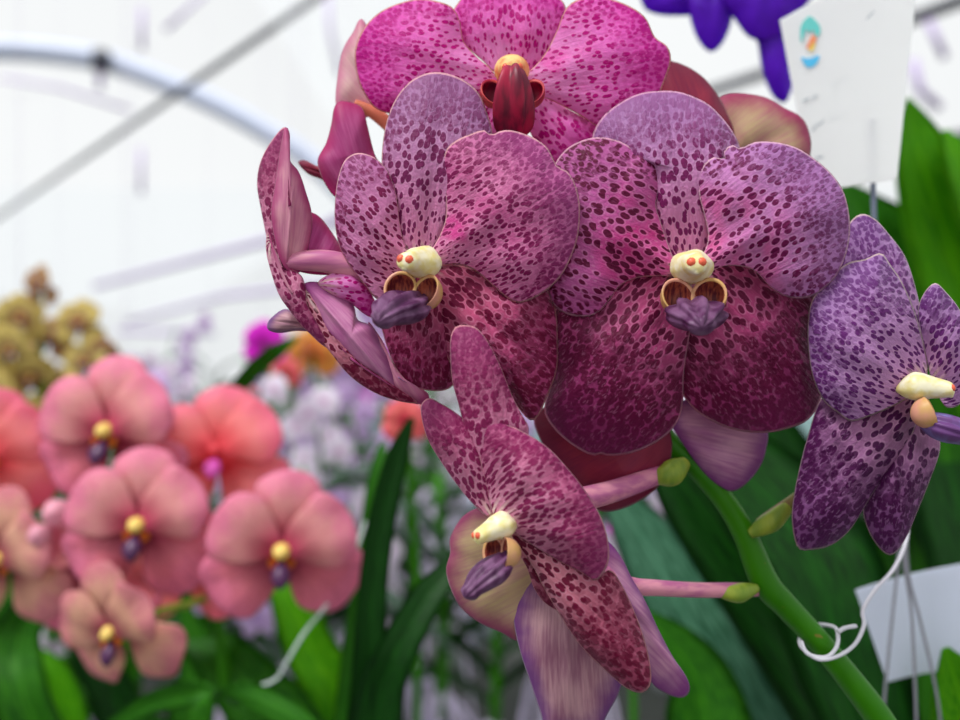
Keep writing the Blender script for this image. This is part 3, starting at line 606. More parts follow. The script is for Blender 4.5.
# leaves of the pink orchid and its neighbours
for pts, m in (
    ([(225, 800, .55, 34), (150, 735, .55, 22), (110, 720, .55, 3)], 'lf_mid'),
    ([(330, 800, .56, 40), (285, 735, .56, 40), (250, 690, .57, 34), (210, 650, .58, 24), (175, 640, .6, 3)], 'lf_mid'),
    ([(345, 800, .62, 30), (335, 700, .62, 28), (310, 650, .63, 26), (290, 600, .64, 20), (270, 560, .66, 3)], 'lf_bright')):
    sleaf(pink, pts, M[m])
strap2 = empty('strap_leaf_plant', P(370, 800, .46))
tag(strap2, 'dark green strap-leaved plant rising between the two flower sprays', 'plant')
for pts, m in (
    ([(362, 820, .46, 26), (368, 700, .46, 19), (372, 600, .46, 15), (382, 520, .46, 14), (398, 455, .46, 11), (412, 418, .46, 3)], 'lf_dark'),
    ([(372, 820, .45, 32), (380, 700, .45, 24), (398, 650, .45, 20), (425, 600, .46, 17), (448, 570, .47, 12), (462, 545, .48, 3)], 'lf_dark'),
    ([(345, 820, .50, 22), (352, 680, .52, 14), (366, 560, .54, 11), (378, 470, .56, 9), (385, 440, .57, 2)], 'lf_mid'),
    ([(230, 400, .62, 8), (250, 374, .61, 9), (275, 352, .60, 8), (298, 338, .60, 2)], 'lf_mid'),
    ([(110, 728, .47, 6), (150, 704, .47, 11), (200, 694, .47, 14), (260, 700, .47, 14), (320, 740, .46, 12), (350, 800, .46, 8)], 'lf_mid')):
    if pts[0][0] == 230: hook = pts; continue
    sleaf(strap2, pts, M[m])
lt = empty('leafy_plant', P(20, 800, .6)); tag(lt, 'green leafy plant under the pink orchids at the lower left', 'plant')
for pts, m in (
    ([(60, 800, .58, 40), (20, 700, .58, 30), (15, 640, .6, 26), (40, 590, .6, 14), (55, 560, .6, 3)], 'lf_mid'),
    ([(-40, 640, .6, 20), (0, 590, .6, 20), (35, 570, .6, 16), (70, 590, .6, 12), (100, 640, .6, 3)], 'lf_mid'),
    ([(130, 820, .62, 30), (120, 720, .63, 24), (90, 650, .64, 20), (60, 620, .65, 3)], 'lf_dark'),
    ([(-20, 800, .62, 36), (-10, 720, .62, 30), (-20, 650, .62, 26), (-10, 600, .62, 3)], 'lf_bright'),
    ([(60, 820, .66, 26), (70, 740, .66, 22), (60, 680, .67, 14), (40, 650, .68, 3)], 'lf_bright'),
    ([(180, 820, .64, 26), (190, 720, .66, 24), (200, 660, .68, 20), (180, 600, .7, 4)], 'lf_mid')):
    sleaf(lt, pts, M[m])

# the pale string that holds up the pink spray
st_ = tube('support_string', [P(245, 690, .5), P(275, 680, .5), P(288, 660, .5), P(305, 632, .5), P(330, 600, .51), P(352, 560, .53), P(372, 500, .56)], .0010, plain('string_pale', lin(196, 210, 206), .6), None, n=8)
tag(st_, 'pale string tied among leaves below the rightmost pink bloom', 'string')

# ================================================================== OCHRE ORCHIDS (far left)
M['och'] = soft('petal_ochre', lin(222, 206, 120), lin(214, 192, 110), lin(150, 80, 76), .35)
M['och2'] = soft('petal_tan_mauve', lin(200, 160, 120), lin(190, 150, 90), lin(130, 60, 80), .35)
och = empty('ochre_orchid', P(30, 700, .95)); tag(och, 'mustard yellow orchid spray rising behind the pink ones at far left', 'orchid')
for i, (px, py, r, m) in enumerate(((38, 286, 20, 'och2'), (20, 318, 24, 'och'), (78, 322, 24, 'och'), (48, 338, 22, 'och2'), (10, 350, 24, 'och'), (85, 362, 24, 'och'), (30, 378, 26, 'och'), (62, 392, 24, 'och2'), (-6, 392, 22, 'och'), (104, 352, 14, 'och2'), (34, 418, 22, 'och'), (12, 432, 20, 'och'))):
    d = .93+.02*(i % 4); gflower(och, P(px, py, d), (random.uniform(-.6, .6), -1, random.uniform(-.3, .4)), r/F*d, M[m], jit=.1, column=M['gold'], lip=M['lipdark'])
tube('stem', [P(50, 700, .98), P(45, 560, .98), P(42, 430, .98), P(40, 290, .98)], [.005, .005, .004, .002], M['stem'], och)

# ================================================================== VIOLET ORCHID (top right)
M['vio'] = soft('petal_deep_violet', lin(104, 16, 206), lin(116, 26, 224), lin(70, 8, 160), .45)
vio = empty('violet_orchid', P(760, -40, .44)); tag(vio, 'deep violet orchid hanging into the top edge beside the white tag', 'orchid')
for (px, py, d, outl, base) in (
    (0, 0, .44, [(640, -30), (690, -40), (712, -10), (700, 12), (680, 16), (655, 14), (642, 4)], (700, -30)),
    (0, 0, .435, [(700, -30), (735, -20), (732, 20), (722, 44), (710, 52), (698, 40), (690, 18), (688, -5)], (715, -30)),
    (0, 0, .43, [(715, -30), (780, -40), (830, -30), (815, -5), (800, 12), (790, 30), (770, 40), (750, 38), (735, 20), (722, 0)], (770, -30)),
    (0, 0, .435, [(752, 20), (790, 10), (800, 50), (793, 85), (785, 103), (772, 95), (762, 70), (758, 45)], (770, 10))):
    petal('petal', outl, base, d, M['vio'], M['vio'], vio, 0, 2, 4, seg=48, rings=8)
tube('stem', [P(790, -120, .46), P(775, -60, .45), P(765, -20, .44), P(770, 20, .44)], .003, M['stem'], vio)

# ================================================================== TAGS
M['card'] = plain('card_white', (.98, .985, .985), .6, .2, .6)
M['card2'] = plain('card_lilac_white', lin(236, 240, 252), .6, .2, .6)
inks = {k: plain('ink_'+k, lin(*c), .6, .1) for k, c in {'teal': (110, 205, 200), 'coral': (240, 150, 110), 'yellow': (246, 214, 110), 'blue': (90, 190, 236), 'grey': (176, 184, 190)}.items()}
def quadgrid(A, B, C, Dp, mat, name, parent=None, th=.0006, bow=.002, nx=8, ny=8):
    """slightly bowed card between four corners (A top-left, B top-right, C bottom-right, D bottom-left)"""
    nn = (B-A).cross(Dp-A).normalized(); V, Fc = [], []
    for lay in (0, 1):
        for j in range(ny+1):
            for i in range(nx+1):
                a, b = i/nx, j/ny; p = A.lerp(B, a).lerp(Dp.lerp(C, a), b)
                V.append(p+nn*(bow*math.sin(PI*a)+lay*th))
    q = (nx+1)*(ny+1)
    for lay in (0, 1):
        for j in range(ny):
            for i in range(nx):
                k = lay*q+j*(nx+1)+i; f_ = (k, k+1, k+nx+2, k+nx+1); Fc.append(f_ if lay else f_[::-1])
    ring = list(range(nx+1))+[(j*(nx+1)+nx) for j in range(1, ny+1)]+[ny*(nx+1)+i for i in range(nx-1, -1, -1)]+[j*(nx+1) for j in range(ny-1, 0, -1)]
    for a, b in zip(ring, ring[1:]+ring[:1]): Fc.append((a, b, b+q, a+q))
    return link(name, mesh(V, Fc, None, False), parent, [mat])
A, Bc, Cc, Dc = P(778, 22, .365), P(925, -55, .35), P(896, 180, .35), P(812, 192, .362)
A = P(780, 20, .365); Bc = P(922, -60, .352); Cc = P(897, 179, .352); Dc = P(812, 192, .365)
card = quadgrid(A, Bc, Cc, Dc, M['card'], 'plant_label', bow=0)
tag(card, 'large white plant label with a small teal and blue emblem at upper right', 'plant label')
cn = (Bc-A).cross(Dc-A).normalized(); cn = cn if cn.y < 0 else -cn
def oncard(px, py):    # point on the face of the card
    ray = P(px, py, 1.)-Vector((0, 0, CZ)); o = Vector((0, 0, CZ)); t = (A-o).dot(cn)/ray.dot(cn); return o+ray*t+cn*.0009
def ink(name, poly, mat, parent):
    o = catmull(poly, 4, True); V = [oncard(*p) for p in o]; n = len(V); V += [v-cn*.0003 for v in V]
    Fc = [tuple(range(n)), tuple(range(n, 2*n))[::-1]]+[(i, i+n, (i+1) % n+n, (i+1) % n) for i in range(n)]
    return link(name, mesh(V, Fc, None, False), parent, [mat])
ink('emblem_leaf', [(809, 17), (814, 20), (819, 26), (820, 33), (816, 37), (813, 31), (809, 33), (806, 30), (803, 38), (801, 43), (800, 34), (801, 26), (804, 21)], inks['teal'], card)
ink('emblem_bloom', [(812, 36), (816, 38), (815, 44), (811, 48), (806, 49), (808, 43)], inks['coral'], card)
ink('emblem_bloom', [(811, 45), (815, 43), (814, 49), (811, 52), (809, 50)], inks['yellow'], card)
ink('emblem_boat', [(801, 58), (806, 59), (812, 58), (819, 56), (817, 63), (811, 68), (805, 66)], inks['blue'], card)
for (a, b) in (((866, 19), (874, 11)), ((803, 101), (809, 98)), ((812, 98), (817, 95)), ((832, 88), (838, 81)), ((841, 82), (848, 77)), ((812, 130), (818, 122)), ((819, 125), (824, 119)), ((830, 121), (836, 116)), ((838, 118), (846, 112)), ((860, 110), (866, 106)), ((868, 106), (873, 103)), ((815, 158), (824, 157)), ((878, 100), (882, 98))):
    dx, dy = b[0]-a[0], b[1]-a[1]; m = ((a[0]+b[0])/2+1, (a[1]+b[1])/2-1)
    ink('writing', [a, m, b, (b[0]-.3, b[1]+1.2), (m[0], m[1]+1.6), (a[0]+.3, a[1]+1.2)], inks['grey'], card)
tube('stake', [P(872, 120, .3575), P(873, 180, .3585), P(875, 260, .362), P(877, 420, .366)], .0012, plain('stake_grey', lin(120, 130, 150), .5), card, n=8)
c2 = quadgrid(P(856, 590, .385), P(985, 560, .40), P(985, 668, .40), P(888, 682, .385), M['card2'], 'plant_label', bow=.004)
tag(c2, 'pale lilac-white plant label low at the right edge among leaves', 'plant label')
for i, pts in enumerate(([(912, 440, .368), (906, 500, .368), (904, 560, .368), (912, 620, .368), (918, 760, .368)], [(908, 440, .372), (907, 560, .372), (920, 620, .372), (936, 690, .372), (945, 760, .372)], [(905, 450, .376), (900, 540, .376), (893, 610, .376), (886, 680, .376), (880, 760, .376)])):
    w_ = tube('hanging_wire', [P(*p) for p in pts], .0007, plain('wire_grey', lin(130, 130, 140), .4, .5), None, n=6)
    tag(w_, ('thin grey wire hanging in front of the lilac-white tag, middle one', 'thin grey wire slanting down right across the lilac-white tag', 'thin grey wire slanting down left beside the lilac-white tag')[i], 'wire', 'thin wires by the lower right tag')

# ================================================================== LEAFY PLANTS AT THE RIGHT
rp = empty('broad_leaf_plant', P(940, 800, .62)); tag(rp, 'bright green broad-leaved plant filling the right edge behind the white label', 'plant')
for pts, m in (
    ([(1010, 420, .56, 50), (990, 330, .56, 60), (960, 250, .56, 52), (930, 170, .55, 36), (915, 125, .55, 18), (908, 98, .55, 2)], 'lf_bright'),
    ([(960, 480, .60, 60), (940, 360, .61, 58), (900, 270, .62, 50), (870, 220, .62, 34), (840, 180, .63, 4)], 'lf_mid'),
    ([(1040, 300, .54, 40), (1000, 220, .54, 40), (970, 170, .54, 26), (945, 130, .55, 4)], 'lf_bright'),
    ([(1000, 560, .66, 70), (960, 470, .66, 66), (900, 380, .67, 60), (850, 330, .68, 30), (820, 300, .68, 5)], 'lf_dark'),
    ([(985, 800, .372, 60), (978, 730, .372, 56), (962, 690, .372, 34), (945, 648, .372, 4)], 'lf_bright'),
    ([(850, 800, .64, 60), (840, 650, .66, 64), (800, 540, .68, 60), (760, 440, .70, 44), (730, 380, .72, 5)], 'lf_dark'),
    ([(930, 800, .70, 60), (940, 650, .70, 70), (930, 520, .70, 70), (920, 420, .72, 60), (940, 330, .74, 5)], 'lf_mid')):
    sleaf(rp, pts, M[m])

# ================================================================== BACKGROUND: hanging vandas and bench orchids
M['root'] = plain('root_silver', lin(206, 196, 220), .6, .2, 0, .25, 60)
M['pot'] = plain('pot_grey_plastic', lin(120, 120, 128), .5, .3, 0, .1, 20)
M['lil'] = soft('petal_lilac', lin(226, 206, 236), lin(214, 180, 230), lin(170, 110, 190), .4)
M['wht'] = soft('petal_white', lin(244, 240, 250), lin(240, 230, 246), lin(226, 190, 220), .4)
M['mgt'] = soft('petal_shocking_magenta', lin(232, 40, 220), lin(240, 60, 226), lin(200, 20, 180), .4)
M['org'] = soft('petal_orange', lin(236, 170, 80), lin(240, 180, 90), lin(214, 110, 60), .4)
M['coral'] = soft('petal_coral', lin(244, 140, 130), lin(246, 120, 140), lin(226, 60, 90), .4)
def mini_flower(mat, R=.019):
    """whole small flower as one mesh: five rounded petals round a lip"""
    V, Fc = [], []; uv = {'spot': [], 'flat': [], 'rim': []}
    def patch(ang, L, W, z0):
        b0 = len(V); c, s = math.cos(ang), math.sin(ang); seg = 14
        pts = [(0, .55*L, 0)]
        for r in (.55, 1.):
            for i in range(seg):
                a = 2*PI*i/seg; y = .5-.5*math.cos(a); x = math.sin(a)*(.35+.65*y)*W*.6; y *= L
                pts.append((x*r, .55*L+(y-.55*L)*r, r))
        for (x, y, r) in pts:
            V.append(((c*y+s*x), -(z0+.12*L*(1-r*r)), (s*y-c*x))); d = math.hypot(x, y)
            uv['spot'].append((math.atan2(x, y), d*100)); uv['flat'].append((x*100, y*100)); uv['rim'].append((r, d/L))
        for i in range(seg):
            j = (i+1) % seg; Fc.append((b0, b0+1+i, b0+1+j)); Fc.append((b0+1+i, b0+1+seg+i, b0+1+seg+j, b0+1+j))
    patch(PI/2, R, R, .0); patch(PI/2+2.2, R, R, -.002); patch(PI/2-2.2, R, R, -.002); patch(PI/2+1.05, R, R*1.15, .002); patch(PI/2-1.05, R, R*1.15, .003); patch(-PI/2, R*.45, R*.5, .006)
    me = mesh(V, Fc, None, True, uv); me.materials.append(mat); return me
minis = {k: mini_flower(M[k]) for k in ('lil', 'wht', 'mgt', 'org', 'coral')}
def vanda(x, y, z, kind, lmat, label, nf=20, group='orchids hanging in rows at the back'):
    root = empty('hanging_orchid', Vector((x, y, z))); tag(root, label, 'orchid', group)
    rnd = random.Random(int(x*1000+y*77))
    bx = tube('stem', [Vector((x, y, z-.14)), Vector((x+.005, y, z)), Vector((x, y, z+.16))], [.008, .008, .006], M['stem'], root, n=8, sub=3)
    for i in range(10):
        sgn = 1 if i % 2 else -1; zz = z-.08+.022*i; a = rnd.uniform(-.5, .5); L = rnd.uniform(.13, .20); dx, dy = math.cos(a)*sgn, math.sin(a)
        strap('leaf', [Vector((x, y, zz)), Vector((x+dx*L*.4, y+dy*L*.4, zz+L*.28)), Vector((x+dx*L*.8, y+dy*L*.8, zz+L*.22)), Vector((x+dx*L*1.05, y+dy*L, zz-.02))], [.012, .015, .013, .004], lmat, root, side=(-dy*sgn+.01, sgn*dx, .25), sub=3, nx=2)
    for i in range(12):
        ox, oy = rnd.uniform(-.07, .07), rnd.uniform(-.05, .05); L = rnd.uniform(.3, .6)
        if y < 1.2: L = min(L, max(.03, z-.16-.80))
        tube('aerial_root', [Vector((x, y, z-.1)), Vector((x+ox*.7, y+oy*.7, z-.16)), Vector((x+ox, y+oy, z-.16-L*.5)), Vector((x+ox*1.2+rnd.uniform(-.02, .02), y+oy, z-.16-L))], [.0035, .004, .0038, .003], M['root'], root, n=6, sub=3)
    if kind:
        sgn = rnd.choice((-1, 1)); tube('flower_stalk', [Vector((x, y, z)), Vector((x+sgn*.06, y-.05, z+.12)), Vector((x+sgn*.10, y-.07, z+.24))], [.004, .003, .002], M['stem'], root, n=6, sub=3)
        for i in range(nf):
            o = link('flower', minis[kind], root)
            o.location = root.matrix_basis.inverted() @ Vector((x+sgn*(.05+.006*i)+rnd.uniform(-.035, .035), y-.07+rnd.uniform(-.03, .02), z+.0+.014*i)); o.matrix_parent_inverse = Matrix.Identity(4)
            o.rotation_euler = (rnd.uniform(-.3, .3), rnd.uniform(-.4, .4), rnd.uniform(-.7, .7))
    tube('hook_wire', [Vector((x, y, z+.14)), Vector((x, y, z+.6)), Vector((x, y, 2.62))], .0003, M['root'], root, n=5, sub=1)
    return root
spec = [
    (-.28, 1.25, 1.10, 'lil', 'lf_grey', 'lilac orchid hanging just right of the pink spray'),
    (-.12, 1.35, 1.02, 'lil', 'lf_dark', 'grey-rooted lilac orchid hanging between strap leaves and lowest spotted bloom'),
    (.02, 1.20, .98, None, 'lf_dark', 'flowerless orchid with silvery roots hanging behind the lowest spotted bloom'),
    (-.42, 1.6, 1.13, 'wht', 'lf_grey', 'white orchid hanging farther back right of the pink spray'),
    (-.22, 1.9, 1.16, 'lil', 'lf_mid', 'lilac orchid hanging far behind the strap leaves'),
    (.16, 1.5, 1.05, 'lil', 'lf_dark', 'lilac orchid hanging behind the rose pedicel under the main bloom'),
    (-.62, 1.9, 1.14, 'lil', 'lf_blue', 'lilac orchid hanging behind the pink spray'),
    (-.86, 1.7, 1.05, 'wht', 'lf_mid', 'white orchid hanging behind the lower left leaves'),
    (-.48, 1.15, .97, None, 'lf_mid', 'flowerless orchid hanging low under the middle pink blooms'),
    (-.72, 1.3, .90, None, 'lf_blue', 'flowerless orchid hanging low at the left edge'),
    (-.40, 2.5, 1.28, 'mgt', 'lf_mid', 'shocking magenta orchid seen below the side-on spotted bloom'),
    (-.34, 2.1, 1.22, 'wht', 'lf_mid', 'white orchid hanging below the side-on spotted bloom'),
    (-.05, 2.6, 1.16, 'coral', 'lf_mid', 'coral orchid hanging far back in the centre'),
    (-.62, 1.12, .98, 'wht', 'lf_mid', 'added white orchid standing in for light through leaves at the lower left'),  # white blooms added where light comes through between the leaves
    (-.42, .98, .985, 'wht', 'lf_mid', 'added white orchid standing in for light spots below the lowest pink bloom'),  # also added, its white blooms take the place of blurred light spots
    (-.20, .95, 1.12, 'lil', 'lf_grey', 'nearest lilac orchid, hanging just right of the dark strap leaves'),
    (-.05, 1.02, 1.10, 'wht', 'lf_dark', 'white orchid hanging close behind the lowest spotted bloom'),
    (.12, 1.10, 1.14, 'wht', 'lf_dark', 'white orchid hanging in the gap under the rose pedicel'),
    (-.33, 1.45, 1.22, 'lil', 'lf_dark', 'lilac orchid hanging level with the top of the strap leaves'),
    (-.10, 1.7, 1.24, 'wht', 'lf_mid', 'white orchid hanging left below the wine-coloured sepals'),
    (-.55, 2.2, 1.25, 'wht', 'lf_mid', 'white orchid hanging above the rightmost pink bloom'),
    (-.95, 2.4, 1.25, 'lil', 'lf_blue', 'lilac orchid hanging far back above the pink blooms'),
]
for (x, y, z, kd, lm, lb) in spec: vanda(x, y, z, kd, M[lm], lb)
def single(px, py, d, R, kind, label, cat='flower', mat=None):
    r0 = empty('orchid_bloom', P(px, py, d)); tag(r0, label, cat)
    gflower(r0, P(px, py, d), (0, -1, .1), R/F*d, M[kind], back=True, jit=.1)
    q = P(px+12, py+200, d+.03)
    tube('stalk', [P(px, py, d+.004), P(px+6, py+70, d+.02), q, Vector((q.x, q.y, .762))], .003, M['stem'], r0, n=8)
single(264, 342, .95, 21, 'mgt', 'shocking magenta blurred bloom left below the side-on flower')
single(312, 352, 1.1, 26, 'org', 'amber blurred bloom right below the side-on flower')
single(285, 372, 1.0, 15, 'coral', 'small coral blurred bloom below the magenta one')
single(405, 420, .62, 22, 'coral', 'coral red blurred bloom beside the top of the strap leaves')
single(622, 524, .62, 14, 'mgt', 'small magenta blurred bloom under the rose pedicel')
hk = empty('curved_leaf', P(*hook[0][:3])); tag(hk, 'single arching green leaf pointing at the side-on spotted bloom', 'leaf')
sleaf(hk, [(170, 520, .62, 8), (205, 440, .62, 9)]+hook, M['lf_mid'])

# ================================================================== NEAR BENCH AND POTS (below the frame)
nb = empty('bench', Vector((.1, .7, 0))); tag(nb, 'near bench under the spotted and pink orchids', 'bench', 'plant benches')
def pot_for(root, x, y, ztop):
    T = (Vector((x, y, .762)), Vector((1, 0, 0)), Vector((0, 1, 0)), Vector((0, 0, 1)), 1.)
    loft('pot', [(0, 0, 0, 38, 38, 0), (0, 0, 2, 42, 42, 0), (0, 0, 80, 52, 52, 0), (0, 0, 95, 55, 55, 0), (0, 0, 97, 46, 46, 0)], M['pot'], root, T, n=16)
    tube('stem', [Vector((x, y, .85)), Vector((x, y, (.85+ztop)/2)), Vector((x, y, ztop))], .007, M['stem'], root, n=8, sub=2)
for root, px, d in ((plant, 925, .31), (pink, 240, .58), (strap2, 372, .46), (lt, 40, .61), (och, 50, .98), (rp, 940, .60)):
    q = P(px, 800, d); pot_for(root, q.x, q.y, q.z+.02)

# ================================================================== GREENHOUSE
def struct(o): o['kind'] = 'structure'; return o
t_ = NT('floor_gravel'); g_ = t_.n('ShaderNodeTexCoord').outputs['Object']; nz = t_.noise(g_, 6, 5); v_ = t_.voro(g_, 60)
M['floor'] = t_.finish(t_.mix(v_['Distance'], t_.mix(nz, lin(40, 44, 40), lin(84, 82, 88)), lin(50, 60, 44)), .8, .2)
def box(name, lo, hi, mat, parent=None):
    x0, y0, z0 = lo; x1, y1, z1 = hi
    V = [(x, y, z) for x in (x0, x1) for y in (y0, y1) for z in (z0, z1)]
    Fc = [(0, 1, 3, 2), (4, 6, 7, 5), (0, 4, 5, 1), (2, 3, 7, 6), (0, 2, 6, 4), (1, 5, 7, 3)]
    return link(name, mesh(V, Fc, None, False), parent, [mat])
struct(box('floor', (-9, -4, -.1), (7, 13, 0), M['floor']))
def film(name):
    t = NT(name); b = t.n('ShaderNodeBsdfTransparent'); b.inputs[0].default_value = (.985, .995, 1., 1)
    d = t.n('ShaderNodeBsdfTranslucent'); d.inputs[0].default_value = (.95, .97, .98, 1)
    m = t.n('ShaderNodeMixShader'); m.inputs[0].default_value = .09; t.t.links.new(b.outputs[0], m.inputs[1]); t.t.links.new(d.outputs[0], m.inputs[2])
    t.t.links.new(m.outputs[0], t.n('ShaderNodeOutputMaterial').inputs[0]); return t.m
M['film'] = film('greenhouse_film')
M['pipe'] = plain('steel_galvanised', lin(206, 214, 236), .5, .4, 0, .08, 8)
M['pipe_dk'] = plain('steel_dark', lin(58, 60, 72), .45, .5, 0, .1, 8, metal=.2)
M['pipe_vi'] = plain('pipe_lilac', lin(190, 172, 214), .5, .4)
# arched bays running away from the viewer; centre of a bay, its radius and the half angle of its arc
BAYS = [(-2.25, .35), (1.75, .35)]; RA = 2.62; HA = math.radians(52)
def arc(cx, cz, R, y, n=24, ha=HA): return [Vector((cx+R*math.sin(-ha+2*ha*i/n), y, cz+R*math.cos(-ha+2*ha*i/n))) for i in range(n+1)]
for i, (cx, cz) in enumerate(BAYS):
    a0 = arc(cx, cz, RA+.08, -3.5); a1 = arc(cx, cz, RA+.08, 12.5); n = len(a0); V = a0+a1
    struct(link('ceiling', mesh(V, [(k, k+1, n+k+1, n+k) for k in range(n-1)]), None, [M['film']]))
def pipe(name, pts, r, mat, label, cat, group=None, n=10):
    o = tube(name, pts, r, mat, None, n=n, sub=1); tag(o, label, cat, group); return o
arch0 = [P(-560, 640, 4.0), P(-550, 400, 4.0), P(-500, 280, 4.0), P(-400, 170, 4.0), P(-250, 95, 4.0), P(-110, 60, 4.0), P(-50, 53, 4.0), P(0, 49, 4.0), P(60, 53, 4.0), P(110, 62, 4.0), P(165, 82, 4.0), P(215, 104, 4.0), P(260, 128, 4.0), P(310, 160, 4.0), P(360, 208, 4.0), P(405, 262, 4.0), P(445, 330, 4.0), P(470, 400, 4.0), P(480, 640, 4.0)]
o = tube('roof_arch', arch0, .052, M['pipe'], None, n=12, sub=3); tag(o, 'pale galvanised roof arch curving across the upper left', 'roof arch')
tube('clamp', [P(101, 52, 3.94), P(101, 70, 3.94)], .045, M['pipe_dk'], o, n=8, sub=1)
tube('dropper', [P(100, 70, 3.95), P(100, 88, 3.95)], .018, M['pipe_vi'], o, n=8, sub=1)
pipe('roof_pipe', [P(345, -22, 1.9), P(-15, 226, 4.4)], .0105, M['pipe_dk'], 'dark straight pipe slanting down across the upper left', 'pipe')
pipe('roof_pipe', [P(95, 286, 6.5), P(300, 232, 4.5), P(420, 200, 4.0)], .022, M['pipe_vi'], 'lilac-grey pipe, uppermost of the thin ones above the pink flowers', 'pipe', 'thin far roof pipes')
pipe('roof_pipe', [P(128, 322, 7.5), P(225, 296, 6), P(330, 284, 5.2)], .020, M['pipe_vi'], 'lilac-grey pipe, middle of the thin ones above the pink flowers', 'pipe', 'thin far roof pipes')
pipe('roof_pipe', [P(118, 331, 8), P(215, 333, 8)], .022, M['pipe_vi'], 'short lilac-grey pipe, lowest of the thin ones above the pink flowers', 'pipe', 'thin far roof pipes')
pipe('roof_pipe', [P(690, 98, 3.2), P(760, 75, 2.9), P(985, -8, 2.3)], .019, M['pipe_dk'], 'dark pipe rising right behind the violet orchid and white label', 'pipe')
pipe('roof_pipe', [P(900, 150, 4), P(1000, 128, 4)], .030, M['pipe_dk'], 'grey pipe at the right edge above the bright leaves', 'pipe')
for (pts, r, lb) in (
    ([(142, 8, 3.5), (142, 50, 3.5)], .012, 'faint dropper hanging left of the slanting dark pipe'),
    ([(205, -6, 3.5), (165, 30, 3.5)], .010, 'faint brace wire at the top left of the slanting pipe'),
    ([(0, 78, 5), (60, 88, 5), (130, 110, 5)], .012, 'faint wire sagging below the roof arch'),
    ([(141, 148, 5), (141, 194, 5)], .015, 'faint vertical dropper below the crossing of arch and pipe'),
    ([(328, -5, 3), (330, 30, 3), (340, 75, 3)], .012, 'faint wire hanging left of the top pink bloom'),
    ([(928, 20, 3), (945, 58, 3)], .014, 'faint brace at the top right corner'),
    ([(913, 60, 3), (920, 90, 3), (940, 108, 3)], .016, 'faint lilac wire right of the white label'),
    ([(330, 222, 3), (345, 212, 3)], .012, 'short dark wire seen between the left blooms')):
    pipe('roof_wire', [P(*p) for p in pts], r, M['pipe_vi'], lb, 'wire', 'faint roof wires', n=6)
struct(box('wall_back', (-9, 12.5, .6), (7, 12.52, 4), M['film']))
struct(box('wall_left', (-8.02, -3.5, .6), (-8, 12.5, 3), M['film']))
struct(box('wall_right', (6, -3.5, .6), (6.02, 12.5, 3), M['film']))
M['kick'] = plain('kick_board', lin(150, 180, 180), .7, .2, 0, .1, 3)
struct(box('wall_base_back', (-9, 12.4, 0), (7, 12.6, .6), M['kick']))
for k in range(11): box('slat', (-.85, .22+k*.085, .74), (1.0, .28+k*.085, .76), plain('slat_grey', lin(140, 142, 150), .6) if k == 0 else bpy.data.materials['slat_grey'], nb)
for xx in (-.8, .9):
    for yy in (.24, 1.05): box('leg', (xx, yy, 0), (xx+.05, yy+.05, .74), bpy.data.materials['slat_grey'], nb)
# far rows of benches with bushy orchids that close the view
M['bench'] = plain('bench_steel', lin(150, 152, 160), .5, .4, 0, .1, 10)
for bi, (y0, x0, x1, lb) in enumerate(((3.2, -2.6, .9, 'grey slatted bench in the middle distance'), (4.8, -3.6, 1.6, 'grey slatted bench far behind the first'))):
    b_ = empty('bench', Vector(((x0+x1)/2, y0, 0))); tag(b_, lb, 'bench', 'plant benches')
    for k in range(9): box('slat', (x0, y0-.4+k*.09, .74), (x1, y0-.34+k*.09, .76), M['bench'], b_)
    for xx in (x0+.1, x1-.15):
        for yy in (y0-.38, y0+.34): box('leg', (xx, yy, 0), (xx+.05, yy+.05, .74), M['bench'], b_)
def potted(x, y, z, kind, lmat, label):
    root = empty('potted_orchid', Vector((x, y, z))); tag(root, label, 'orchid', 'potted orchids on the benches')
    rnd = random.Random(int(x*313+y*91))
    loft('pot', [(0, 0, 0, 40, 40, 0), (0, 0, 2, 45, 45, 0), (0, 0, 90, 60, 60, 0), (0, 0, 110, 64, 64, 0), (0, 0, 112, 50, 50, 0)], M['pot'], root, (Vector((x, y, z)), Vector((1, 0, 0)), Vector((0, 1, 0)), Vector((0, 0, 1)), 1.), n=16)
    for i in range(8):
        a = i*2.4+rnd.uniform(-.3, .3); L = rnd.uniform(.12, .2); dx, dy = math.cos(a), math.sin(a)
        strap('leaf', [Vector((x, y, z+.1)), Vector((x+dx*L*.3, y+dy*L*.3, z+.1+L*.5)), Vector((x+dx*L*.7, y+dy*L*.7, z+.1+L*.65)), Vector((x+dx*L, y+dy*L, z+.1+L*.4))], [.016, .024, .022, .005], M[lmat], root, side=(-dy, dx, 0), sub=3, nx=2)
    tube('flower_stalk', [Vector((x, y, z+.1)), Vector((x+.02, y, z+.3)), Vector((x+.06, y-.03, z+.55))], [.004, .003, .002], M['stem'], root, n=6, sub=3)
    for i in range(8):
        o = link('flower', minis[kind], root); o.matrix_parent_inverse = Matrix.Identity(4)
        o.location = Vector((.02+.01*i+rnd.uniform(-.04, .04), -.03+rnd.uniform(-.03, .03), .28+.036*i)); o.scale = (2.,)*3
        o.rotation_euler = (rnd.uniform(-.3, .3), rnd.uniform(-.4, .4), rnd.uniform(-.7, .7))
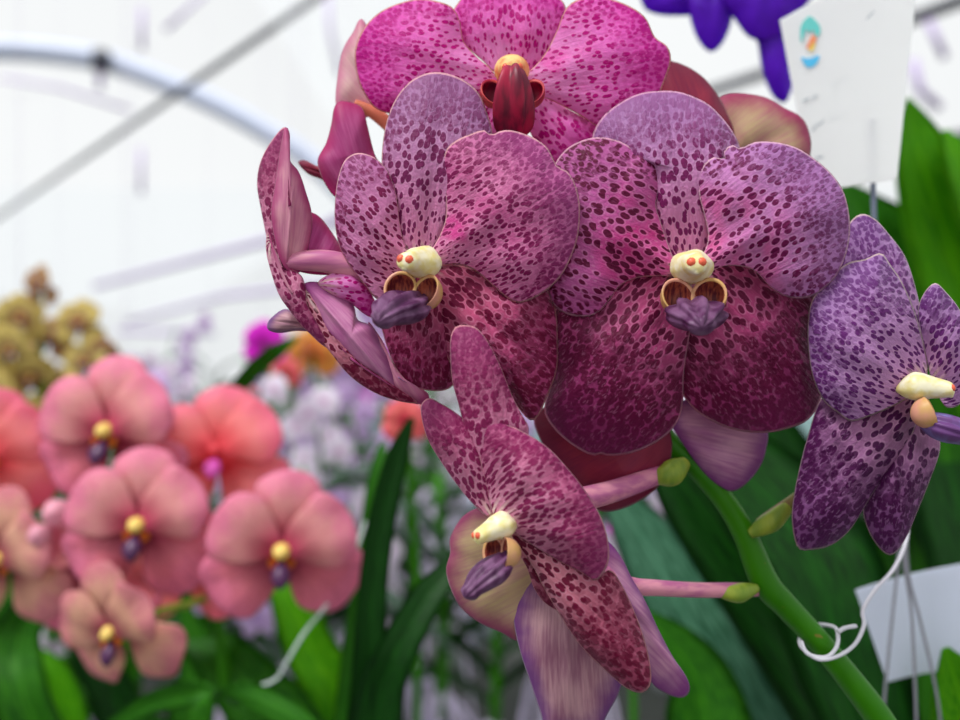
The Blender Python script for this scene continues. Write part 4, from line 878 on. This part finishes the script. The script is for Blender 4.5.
ords = ['first', 'second', 'third', 'fourth', 'fifth', 'sixth', 'seventh', 'eighth', 'ninth', 'tenth']
names_c = {'lil': 'lilac', 'wht': 'white', 'coral': 'coral', 'mgt': 'magenta', 'org': 'amber'}
for row, (y, xs) in enumerate(((3.2, [-2.4, -2.0, -1.65, -1.3, -.95, -.6, -.25, .1, .45, .8]), (4.8, [-3.3, -2.8, -2.3, -1.8, -1.3, -.8, -.3, .2, .7, 1.2]))):
    for i, x in enumerate(xs):
        kd = ['lil', 'wht', 'lil', 'wht', 'coral', 'lil', 'wht', 'lil', 'mgt', 'wht'][(i+row*3) % 10]
        potted(x, y+(.12 if i % 2 else -.12), .763, kd, ['lf_mid', 'lf_blue', 'lf_dark'][i % 3], f'potted {names_c[kd]} orchid on the {"near" if row == 0 else "far"} bench, {ords[i]} from its left end')

# ================================================================== LIGHT, CAMERA
w = bpy.data.worlds.new('overcast'); scn.world = w; w.use_nodes = True; nt = w.node_tree; nt.nodes.clear()
bg = nt.nodes.new('ShaderNodeBackground'); bg.inputs[0].default_value = (.985, .995, 1., 1); bg.inputs[1].default_value = .88
ow = nt.nodes.new('ShaderNodeOutputWorld'); nt.links.new(bg.outputs[0], ow.inputs[0])
sl = bpy.data.lights.new('sun', 'SUN'); sl.energy = 3.6; sl.angle = math.radians(16); sl.color = (1, .985, .96)
so = bpy.data.objects.new('sun', sl); COL.objects.link(so); so.rotation_euler = (Vector((-.42, -.30, .90))).to_track_quat('Z', 'Y').to_euler()
cam = bpy.data.cameras.new('camera'); co = bpy.data.objects.new('camera', cam); COL.objects.link(co); scn.camera = co
co.location = (0, 0, CZ); co.rotation_euler = (PI/2, 0, 0); cam.sensor_width = 36; cam.lens = 36*F/960; cam.clip_start = .01; cam.clip_end = 100
cam.dof.use_dof = True; cam.dof.focus_distance = .262; cam.dof.aperture_fstop = 4.9
cam.lens = 36*F/960
scn.view_settings.view_transform = 'Standard'; scn.view_settings.look = 'None'; scn.view_settings.exposure = 0; scn.view_settings.gamma = 1
scn.cycles.max_bounces = 8; scn.cycles.transparent_max_bounces = 12
